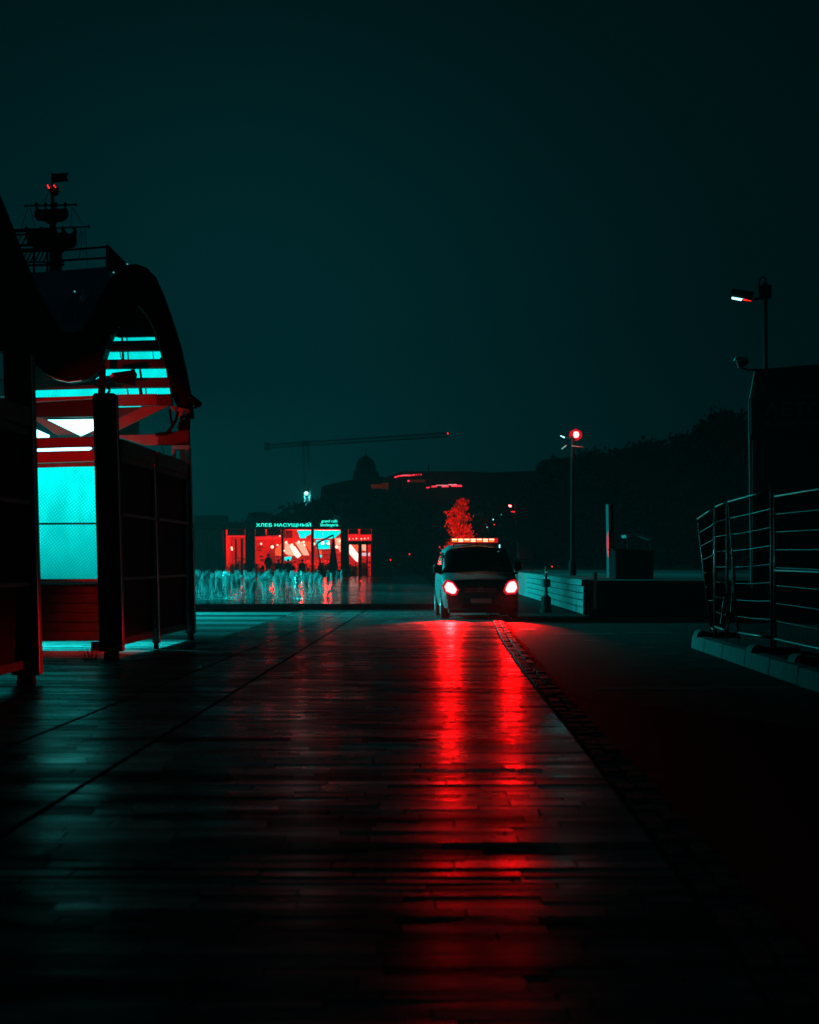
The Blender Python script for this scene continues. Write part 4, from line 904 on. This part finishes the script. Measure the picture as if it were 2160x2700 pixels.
def lights_row(pts, m_, nm):
    for (a, b, y0, y1) in pts: M().prism([(a,y0),(b,y0-.3),(b,y1-.3),(a,y1)], 536, 1).build(nm, m_, ac)
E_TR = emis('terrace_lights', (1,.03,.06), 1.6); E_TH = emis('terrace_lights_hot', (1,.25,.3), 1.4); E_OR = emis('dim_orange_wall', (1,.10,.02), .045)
lights_row([(1040,1046,1256,1259.5),(1047,1053,1254,1257),(1054,1063,1253,1256),(1064,1085,1252,1255),(1087,1094,1251,1254),(1096,1100,1251,1253),(1103,1105,1250.5,1252.5),(1109,1112,1250,1252.5),(1124,1133,1284.5,1287),(1138,1152,1281,1284.5),(1165,1183,1281,1284.5),(1190,1218,1279,1283),(1075,1080,1266,1270)], E_TR, 'terrace_light')
lights_row([(1060,1078,1252.2,1253.6),(1150,1180,1279,1280.2),(1182,1205,1277.2,1279),(1165,1176,1281.6,1283)], E_TH, 'terrace_light')
lights_row([(1081,1122,1265,1271),(978,1012,1277,1288),(1014,1024,1273,1290)], E_OR, 'lit_wall')  # orange lighting on the walls painted as emission
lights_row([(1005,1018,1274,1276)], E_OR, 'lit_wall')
dm = thing('domed_hall', 'small hall with a dome and thin spire on the hill', 'building')
cxd = GX(965,700); 
M().lathe(cxd, 700, [(r_*700/F, P(0,yy_,700).z) for r_, yy_ in ((36,1300),(34,1244),(28,1242),(27,1234),(25,1224),(21,1215),(14,1208),(6,1204),(1.2,1200),(.6,1180))], 20).build('dome', FAR, dm, smooth=True)
M().prism([(846,1290),(850,1284),(860,1279),(900,1270),(940,1262),(1000,1256),(1025,1260),(1025,1488),(846,1488)], 560, 20).build('roof', FAR, dm)
cr_ = thing('tower_crane', 'tower crane with a long jib and a white lamp on its mast', 'crane')
DR = 950; CRM = mat('crane_dark', (.05,.05,.05), .8)
def lattice(a, b, w, nseg, name):
    m = M(); a, b = Vector(a), Vector(b); d = (b-a); s = Vector((0,0,1)) if abs(d.z) < abs(d.x) else Vector((1,0,0))
    for q in (-1, 1): m.bar(a+s*q*w/2, b+s*q*w/2, .6); 
    for k in range(nseg):
        q = 1 if k % 2 else -1; m.bar(a+d*k/nseg+s*q*w/2, a+d*(k+1)/nseg-s*q*w/2, .18)
    return m.build(name, CRM, cr_)
lattice(P(806,1168,DR), P(812,1360,DR), 2.3, 26, 'mast')
lattice(P(800,1171,DR), P(1182,1146,DR), 1.5, 50, 'jib'); lattice(P(700,1178,DR), P(800,1170,DR), 1.3, 14, 'counter_jib')
M().prism([(697,1167),(712,1167),(714,1188),(698,1187)], DR-1, 2).build('counterweight', CRM, cr_)
M().prism([(799,1162),(818,1162),(816,1174),(801,1174)], DR-1, 2).build('cab', CRM, cr_)
M().bar(P(1181,1140,DR-2), P(1181,1145,DR-2), .45, n=6).build('jib_lamp', E_RED, cr_)
M().lathe(GX(808,DR-3), DR-3, [(.01,P(0,1307,DR).z),(.7,P(0,1304,DR).z),(.95,P(0,1301,DR).z),(.7,P(0,1298,DR).z),(.01,P(0,1296,DR).z)], 12).build('mast_lamp', E_LAMPC, cr_)
for q in (804, 815): M().bar(P(q,1325,DR-2), P(q,1308,DR-2), .3).build('lit_scaffold', CRM, cr_)
light('crane_lamp', tuple(P(809,1306,DR-4)), 'POINT', 9000, (.1,1,1), .5)
for nm, lab, poly in (('apartment_block','low distant block at the far left above the cafe roof',[(512,1360),(590,1358),(590,1400),(512,1400)]), ('apartment_block','low distant block left of the cafe name letters',[(655,1352),(700,1350),(700,1400),(655,1400)])):
    t = thing(nm, lab, 'building', group='low blocks on the horizon'); M().prism(poly, 420, 12).build('wall', FAR, t)

# ------------------------------------------------------------------ street lamps
def tall_lamp():
    D_ = 80; t = thing('street_lamp', 'tall street lamp with blazing red lamp and slim cyan head behind the wall', 'street lamp', (GX(1510,D_),D_,0))
    o = Vector((GX(1510,D_),D_,0)); z1150 = P(0,1150,D_).z
    def L_(px, py, dy=0): return P(px,py,D_+dy) - o
    M().lathe(0,0,[(.13,0),(.13,1.4),(.075,1.5),(.06,z1150)],12).build('pole', DARKM, t)
    M().tube([L_(1510,1158), L_(1495,1153), L_(1492,1151)], .03).build('arm', DARKM, t); M().tube([L_(1510,1160), L_(1519,1156)], .03).build('arm', DARKM, t)
    h = M().polyy([(L_(1474,0).x,L_(0,1146).z),(L_(1490,0).x,L_(0,1151).z),(L_(1490,0).x,L_(0,1156).z),(L_(1476,0).x,L_(0,1150).z)], -.12, .12).build('lamp_head', DARKM, t)
    M().polyy([(L_(1477,0).x,L_(0,1148.5).z),(L_(1489,0).x,L_(0,1153).z),(L_(1488,0).x,L_(0,1156).z),(L_(1478,0).x,L_(0,1151).z)], -.16, -.122).build('lens', E_LAMPC, h)
    h2 = M().lathe(L_(1519,0).x, 0, [(.02,L_(0,1157).z),(.10,L_(0,1153).z),(.14,L_(0,1146).z),(.10,L_(0,1139).z),(.02,L_(0,1136).z)],14).build('lamp_head', E_LAMPR, t, label='blown out white hot lamp with red light', smooth=True)
    M().lathe(L_(1519,0).x, .12, [(.05,L_(0,1161).z),(.19,L_(0,1155).z),(.235,L_(0,1146).z),(.19,L_(0,1137).z),(.05,L_(0,1131).z)],16).build('lamp_shade', E_HALO, t, label='red glowing rim behind the white hot lamp')  # painted halo, not a part of the lamp
    M().polyy([(L_(1480,0).x,L_(0,1183).z),(L_(1493,0).x,L_(0,1173).z),(L_(1494,0).x,L_(0,1176).z),(L_(1481,0).x,L_(0,1186).z)], -.1, .1).build('lower_head', BEAM, t)
    M().polyy([(L_(1507,0).x,L_(0,1175).z),(L_(1537,0).x,L_(0,1178).z),(L_(1537,0).x,L_(0,1180).z),(L_(1507,0).x,L_(0,1177).z)], -.1, .1).build('lower_head', BEAM, t)
    light('street_lamp_red', tuple(P(1519,1160,D_-.4)), 'POINT', 9, RED, .1)
    light('street_lamp_cyan', tuple(P(1480,1158,D_-.4)), 'POINT', 14, CYAN, .1)
tall_lamp()
D_ = 62; t = thing('street_lamp', 'street lamp with boxy head and cable loop above the billboard', 'street lamp', (GX(2018,D_),D_,0)); o = Vector((GX(2018,D_),D_,0))
def Lq(px, py): return P(px,py,D_) - o
M().lathe(0,0,[(.10,0),(.07,4),(.062,Lq(0,745).z)],12).build('pole', DARK, t)
M().box(Lq(2003,0).x, Lq(2034,0).x, -.12, .12, Lq(0,788).z, Lq(0,752).z).build('control_box', DARK, t, bevel=.03)
M().tube([Lq(2018,752), Lq(2019,734), Lq(2012,729), Lq(2004,736), Lq(2001,752), Lq(2003,776), Lq(2010,790)], .02).build('cable_loop', DARKM, t)
M().tube([Lq(2012,786), Lq(1988,789)], .035).build('arm', DARKM, t)
h = M().polyy([(Lq(1930,0).x,Lq(0,762).z),(Lq(1988,0).x,Lq(0,771).z),(Lq(1980,0).x,Lq(0,797).z),(Lq(1926,0).x,Lq(0,783).z)], -.15, .2).build('lamp_head', DARK, t, bevel=.02)
M().polyy([(Lq(1928,0).x,Lq(0,785).z),(Lq(1956,0).x,Lq(0,789.5).z),(Lq(1952,0).x,Lq(0,795).z),(Lq(1927,0).x,Lq(0,790).z)], -.19, -.155).build('lens', E_LAMPC, h)
M().polyy([(Lq(1957,0).x,Lq(0,789).z),(Lq(1980,0).x,Lq(0,796).z),(Lq(1958,0).x,Lq(0,794).z)], -.17, -.155).build('lens_rim', E_RED, h)
D_ = 59.5; t = thing('dome_camera', 'small camera with a red lit hood on an arm beside the billboard', 'security camera')
M().prism([(1938,945),(1942,940),(1955,940),(1972,944),(1976,950),(1960,950),(1938,950)], D_, .25).build('hood', BEAM, t, bevel=.01)
M().prism([(1942,951),(1960,951),(1976,951),(1973,960),(1962,966),(1958,973),(1948,970)], D_+.02, .2).build('body', DARK, t, bevel=.02)
M().tube([P(1958,971,D_+.1), P(1975,976,D_+.1), P(1996,975,D_+.1)], .03).build('arm', DARK, t)
D_ = 140; t = thing('street_lamp', 'distant street lamp with a bright head right of the van roof', 'street lamp', (GX(1360,D_),D_,0)); o = Vector((GX(1360,D_),D_,0))
def Lr(px, py): return P(px,py,D_) - o
M().lathe(0,0,[(.09,0),(.05,Lr(0,1326).z)],8).build('pole', DARKM, t)
M().polyy([(Lr(1341,0).x,Lr(0,1331).z),(Lr(1349,0).x,Lr(0,1333).z),(Lr(1348,0).x,Lr(0,1337).z),(Lr(1342,0).x,Lr(0,1335.5).z)], -.1, .05).build('lens', E_LAMPR, t)
M().tube([Lr(1349,1335), Lr(1360,1338)], .03).build('arm', DARKM, t)
M().tube([Lr(1348,1349), Lr(1360,1349.5), Lr(1361,1338)], .025).build('lower_arm', E_RED, t, label='lower arm catching red light')  # red light on the arm painted as emission
light('rear_street_lamp', tuple(P(1345,1342,D_-.5)), 'POINT', 9, RED, .1)
i = 0
for px, py, e, lab in ((1322,1357,E_CY,'small pale lamp left of the rear street lamp'),(1301,1370,E_CYW,'small white lamp, uppermost over the van beacon'),(1303,1383,E_RED,'small red lamp over the van beacon'),(1285,1390,E_CYW,'small white lamp just above the beacon right end'),(1456,1494,E_RED,'tiny red lamp above the low stone wall'),(1375,1490,E_RED,'tiny red lamp beside the van mirror'),(1030,1476,E_RED,'small red lamp right of the cafe'),(1080,1461,E_RED,'dim red lamp left of the van')):
    t = thing('park_lamp', lab, 'lamp'); dd = 150 if py < 1400 else 140
    z = P(px,py,dd).z; x = P(px,py,dd).x
    s = .035 if py < 1400 else .045
    M().lathe(x, dd, [(.01,z-s),(s,z),(.01,z+s)], 8).build('globe', e, t); M().bar((x,dd+.05,-.04),(x,dd+.05,z-s),.03,n=5).build('pole', DARKM, t)

# ------------------------------------------------------------------ pylon, kiosk, bush, awning, bollard, post, board
t = thing('light_pylon', 'narrow upright pylon with a glowing left edge and red middle', 'pylon')
M().prism([(1604,1332),(1618,1332),(1620,1530),(1606,1530)], 72, .35).build('body', DARK, t, bevel=.02)
EG = bpy.data.materials.new('edge_tube'); EG.use_nodes = True; nt = EG.node_tree; nt.nodes.clear(); e = nt.nodes.new('ShaderNodeEmission'); e.inputs[0].default_value = (.01,.5,.5,1); e.inputs[1].default_value = .22
oo = nt.nodes.new('ShaderNodeOutputMaterial'); nt.links.new(e.outputs[0], oo.inputs[0])
M().prism([(1598,1330),(1603.5,1329),(1606,1528),(1601,1528)], 71.9, .1).build('edge_tube', EG, t)
M().prism([(1601,1412),(1603.5,1400),(1605,1430),(1604.5,1470),(1602,1460),(1600.5,1435)], 71.85, .04).build('red_tube', emis('red_tube', (1,.02,.08), .9), t)
t = thing('black_kiosk', 'black kiosk block standing on the terrace below the awning', 'kiosk')
M().prism([(1622,1450),(1710,1452),(1724,1456),(1724,1528),(1622,1528)], 66, 1.6).build('body', DARKM, t, bevel=.04); M().prism([(1618,1446),(1727,1452),(1727,1455.5),(1618,1449.5)], 65.9, 1.8).build('lid', DARKM, t)
t = thing('awning', 'shallow peaked awning roof above the black kiosk', 'awning')
M().prism([(1650,1410),(1652,1418),(1690,1412),(1720,1423),(1722,1417),(1692,1405),(1680,1406)], 90, 2.0).build('canopy', mat('awning_cloth', (.1,.1,.1), .8), t)
for q in (1656, 1716): M().bar(P(q,1416,90.5), Vector((GX(q,90.5),90.5,.93)), .05).build('post', DARKM, t)
tree('leafy_bush', 'speckled leafy bush behind the kiosk under the awning', (GX(1690,98),98,.93), 1.6, [((-.6,0,1.0),(.8,.5,.45)),((.3,0,.9),(.7,.5,.5))], 1500, .07, LEAFL, .05, 91)
t = thing('bollard', 'ornate dark bollard with small pale reflections beside the van', 'bollard', (GX(1440,64),64,0))
M().lathe(0,0,[(.17,0),(.17,.12),(.14,.14),(.14,.42),(.09,.47),(.07,.5)],16).build('base', DARKM, t, smooth=False)
M().lathe(0,0,[(.05,.5),(.05,.72),(.13,.74),(.13,.92),(.11,.94),(.05,.95),(.05,1.06),(.035,1.09),(.035,1.22),(.015,1.3)],14).build('stem', DARK, t)
for zz, xx in ((1.14,-.02),(1.14,.02),(.98,-.05),(.91,-.06),(.98,.045)): M().bar((xx,-.06 if zz < 1.1 else -.045,zz-.02),(xx,-.06 if zz < 1.1 else -.045,zz+.02),.018,n=6).build('reflector', emis('reflector_glint', (.15,.9,.75), .5) if (zz,xx) == (1.14,-.02) else bpy.data.materials['reflector_glint'], t)  # light glints painted as small glowing dots
t = thing('metal_post', 'slim metal post at the corner of the low stone wall', 'post', (GX(1570,60),60,0))
M().lathe(0,0,[(.05,.2),(.05,1.15),(.03,1.17)],12).build('tube', STEEL, t); M().lathe(0,0,[(.09,0),(.09,.2)],12).build('foot', DARKM, t)
t = thing('notice_panel', 'dim teal panel board on a frame right of the van', 'board')
M().prism([(1366,1430),(1407,1427),(1407,1472),(1366,1474)], 110, .1).build('panel', mat('panel_face', (.012,.014,.014), .7, noise=.4, nscale=1.5), t)
for q in (1367, 1404): M().bar(P(q,1470,110.2), Vector((GX(q,110.2),110.2,0)), .06).build('leg', DARKM, t)

# ------------------------------------------------------------------ billboard pavilion right
t = thing('billboard_pavilion', 'dark pavilion with a sign band of summer lettering at the right edge', 'building')
BW = mat('pavilion_panel', (.016,.017,.017), .7, noise=.2, nscale=1)
M().prism([(1975,1052),(2300,1040),(2300,1640),(1982,1640)], 61, .2).build('wall', BW, t)
M().prism([(1992,974),(2160,960),(2300,948),(2300,1038),(1979,1050)], 60.9, .28).build('roof', BW, t)
M().prism([(1990,976),(1992,1046),(1977,1049),(1980,1035)], 60.8, .06).build('gable_trim', BEAM, t)
M().prism([(1980,1054),(2300,1042),(2300,1144),(1981,1148)], 60.85, .1).build('sign_band', mat('band_black', (.008,.008,.008), .8), t)
LM = mat('dim_letters', (.10,.11,.11), .6)
def word(s, name, px0, px1, pt, pb): return txt(s, name, LM, P(px0,pb,60.8), (pb-pt)*60.8/F, t, (px1-px0)*60.8/F, 1, .02, .02)
word('ΛЕТО', 'letters', 2014, 2172, 1060, 1096)
word('В МОСКВЕ', 'small_letters', 2015, 2180, 1106, 1122)
for k in range(4): M().prism([(1984+k*46,1160),(2027+k*46,1158),(2027+k*46,1600),(1984+k*46,1600)], 60.92, .05).build('wall_panel', BW, t)

# ------------------------------------------------------------------ builders fence and kerb blocks right
bk = thing('concrete_barrier', 'row of low pale concrete kerb blocks under the wire fence', 'barrier')
ys_ = [39.3, 37.4, 35.0, 32.4, 30.0, 27.6, 25.4, 23.0]
for a, b in zip(ys_, ys_[1:]):
    x1, x0 = 4.86 - (39.3-a)*.014, 4.86 - (39.3-b)*.014
    M().add([(x0,b+.02,-.03),(x0+.22,b+.02,-.03),(x1+.22,a-.02,-.03),(x1,a-.02,-.03),(x0+.02,b+.02,.19+R.uniform(0,.02)),(x0+.2,b+.02,.2),(x1+.2,a-.02,.2),(x1+.02,a-.02,.19)],
            [(0,3,2,1),(4,5,6,7),(0,1,5,4),(1,2,6,5),(2,3,7,6),(3,0,4,7)]).build('kerb_block', CONC, bk, bevel=.012)
def fpost(px, D_): return GX(px, D_)
FEN = [(37.9,1862),(36.6,1885),(33.6,1948),(31.2,2038),(27.4,2200)]
for k, (D_, px) in enumerate(((38.3,1853),(31.8,1999),(28.6,2115))):
    t = thing('concrete_footing', ['round topped concrete foot at the far end of the barrier, lit red','round topped concrete foot in the middle of the barrier','round topped concrete foot nearest the right picture edge'][k], 'fence foot', (GX(px,D_),D_,.19), group='concrete fence feet')
    m = M(); n = 10; vs = []
    for yv in (0, .5):
        for rr in (.10, .045):
            for q in range(n+1): vs.append((rr*math.cos(math.pi*q/n), yv, rr*1.15*math.sin(math.pi*q/n)))
    s_ = n+1
    fs = [(q, q+1, s_+q+1, s_+q) for q in range(n)] + [(2*s_+q, 3*s_+q, 3*s_+q+1, 2*s_+q+1) for q in range(n)] + [(q, 2*s_+q, 2*s_+q+1, q+1) for q in range(n)] + [(s_+q, s_+q+1, 3*s_+q+1, 3*s_+q) for q in range(n)]
    fs += [(0, s_, 3*s_, 2*s_), (n, 2*s_+n, 3*s_+n, s_+n)]
    m.add(vs, fs).build('arch', CONC, t)
    M().box(-.045,.6,.06,.46,-.02,.08).build('block', DARKM, t)
def fpanel(A, B, ta, tb, ba, bb, label, rows=8, lean=0, mid=False):
    """A,B = (px, D) of the two uprights; ta/tb top rows, ba/bb bottom rows"""
    t = thing('wire_fence', label, 'fence', group='temporary wire fence panels')
    tA, tB, bA, bB = P(A[0],ta,A[1]), P(B[0],tb,B[1]), P(A[0]+lean,ba,A[1]), P(B[0]+(lean if mid is None else 0),bb,B[1])
    for a, b in ((tA+Vector((0,0,.06)), bA-Vector((0,0,.12))), (tB+Vector((0,0,.06)), bB-Vector((0,0,.12)))): M().bar(a, b, .042, n=8).build('upright', TUBE, t, smooth=True)
    M().bar(tA, tB, .036, n=8).build('top_tube', TUBE, t, smooth=True); M().bar(bA, bB, .036, n=8).build('bottom_tube', TUBE, t, smooth=True)
    if mid is True: M().bar(tA.lerp(bA,.52), tB.lerp(bB,.52), .036, n=8).build('middle_tube', TUBE, t, smooth=True)
    for k in range(1, rows):
        f = k/rows; a, b = tA.lerp(bA,f), tB.lerp(bB,f); c = a.lerp(b,.5) + Vector((R.uniform(-.012,.012), 0, -.008))
        M().bar(a, c, .007, n=4).bar(c, b, .007, n=4).build('cross_wire', WIRE, t)
    m = M(); n = max(6, int((bB-bA).length/.10))
    for k in range(1, n): m.bar(tA.lerp(tB,k/n), bA.lerp(bB,k/n), .0075, n=3)
    m.build('vertical_wires', WIRE, t, kind='stuff')
    return t
fpanel((1840,40.0),(1884,37.2),1368,1340,1655,1662,'farthest leaning wire fence panel with its red lit top tube', 8, 36)
fpanel((1887,37.0),(1918,34.6),1336,1324,1652,1664,'narrow wire fence panel between the red lit post and the tilted one', 8, 0)
bpy.data.objects[-1] if False else None
fpanel((1922,34.3),(2035,31.3),1323,1292,1668,1682,'broad wire fence panel with bright red bottom tube', 8, 26)
fpanel((2044,31.2),(2290,27.0),1309,1268,1684,1740,'wire fence panel with a middle tube at the right picture edge', 8, 0, True)
t = thing('fence_clamp', 'small bright clamp joining two fence posts', 'clamp'); M().prism([(1882,1449),(1888,1449),(1888,1460),(1882,1460)], 36.8, .06).build('clamp', STEEL, t)
t = thing('red_ribbon', 'loose red plastic ribbons hanging on the broad wire fence', 'ribbon')
RB = mat('ribbon_plastic', (.6,.1,.08), .4)
for pts in ([(1929,1481),(1932,1505),(1934,1540),(1933,1562),(1928,1612)], [(1913,1565),(1908,1600),(1902,1645)], [(1925,1632),(1919,1655)]):
    m = M(); 
    for (a, b), (c, d) in zip(pts, pts[1:]):
        pa, pb = P(a,b,34.4), P(c,d,34.4); w_ = .018; m.add([pa-Vector((w_,0,0)), pa+Vector((w_,0,0)), pb+Vector((w_,.01,0)), pb-Vector((w_,.01,0)), pa+Vector((-w_,.004,0)), pa+Vector((w_,.004,0)), pb+Vector((w_,.014,0)), pb+Vector((-w_,.014,0))], [(0,1,2,3),(7,6,5,4),(0,4,5,1),(1,5,6,2),(2,6,7,3),(3,7,4,0)])
    m.build('strip', RB, t)

# ------------------------------------------------------------------ unseen floodlights outside the frame, the fountain pair added to brighten the jets
t = thing('park_floodlight', 'cyan park floodlight mast standing behind the gate', 'floodlight', (-12.5,66,0))
M().lathe(0,0,[(.12,0),(.07,5.1)],10).build('pole', DARK, t); M().box(-.3,.3,-.2,.2,5.1,5.3).build('head', DARK, t)
light('park_flood_lamp', (-12.2, 66, 4.9), 'SPOT', L_GATE, CYAN, .12, (-1.8, 59, 0), 84, 1.0)
t = thing('park_floodlight', 'cyan floodlight mast left of the far fountain rows', 'floodlight', (-28,128,.13))
M().lathe(0,0,[(.12,0),(.07,8)],10).build('pole', DARK, t); M().box(-.3,.3,-.2,.2,8.05,8.25).build('head', DARK, t)
t = thing('park_floodlight', 'cyan floodlight mast standing left of the near fountain rows', 'floodlight', (-26,92,.13))
M().lathe(0,0,[(.12,0),(.07,8)],10).build('pole', DARK, t); M().box(-.3,.3,-.2,.2,8.05,8.25).build('head', DARK, t)
light('fountain_flood_lamp', (-25.6, 92, 8), 'SPOT', L_FOUNT, CYAN, .25, (-10, 87, 0), 56, .5)  # unseen light added to brighten the near jets
light('fountain_flood_lamp', (-27.6, 128, 8), 'SPOT', L_FOUNT*1.3, CYAN, .25, (-11, 117, 0), 58, .5)  # second unseen light, added for the far jets
hz = M().box(-800, 800, -100, 1150, -1.2, 112).build('haze', None, kind='stuff'); hz['label'] = 'thin night haze over the whole embankment'
hm = bpy.data.materials.new('haze'); hm.use_nodes = True; nt = hm.node_tree; nt.nodes.clear()
pvn = nt.nodes.new('ShaderNodeVolumePrincipled'); pvn.inputs['Color'].default_value = (.9,.95,.95,1); pvn.inputs['Density'].default_value = HAZE; pvn.inputs['Anisotropy'].default_value = .35
oo = nt.nodes.new('ShaderNodeOutputMaterial'); nt.links.new(pvn.outputs[0], oo.inputs['Volume']); hz.data.materials.append(hm)
print('objects', len(bpy.data.objects), 'near tiles', near, 'far tile faces', len(far_t.f))
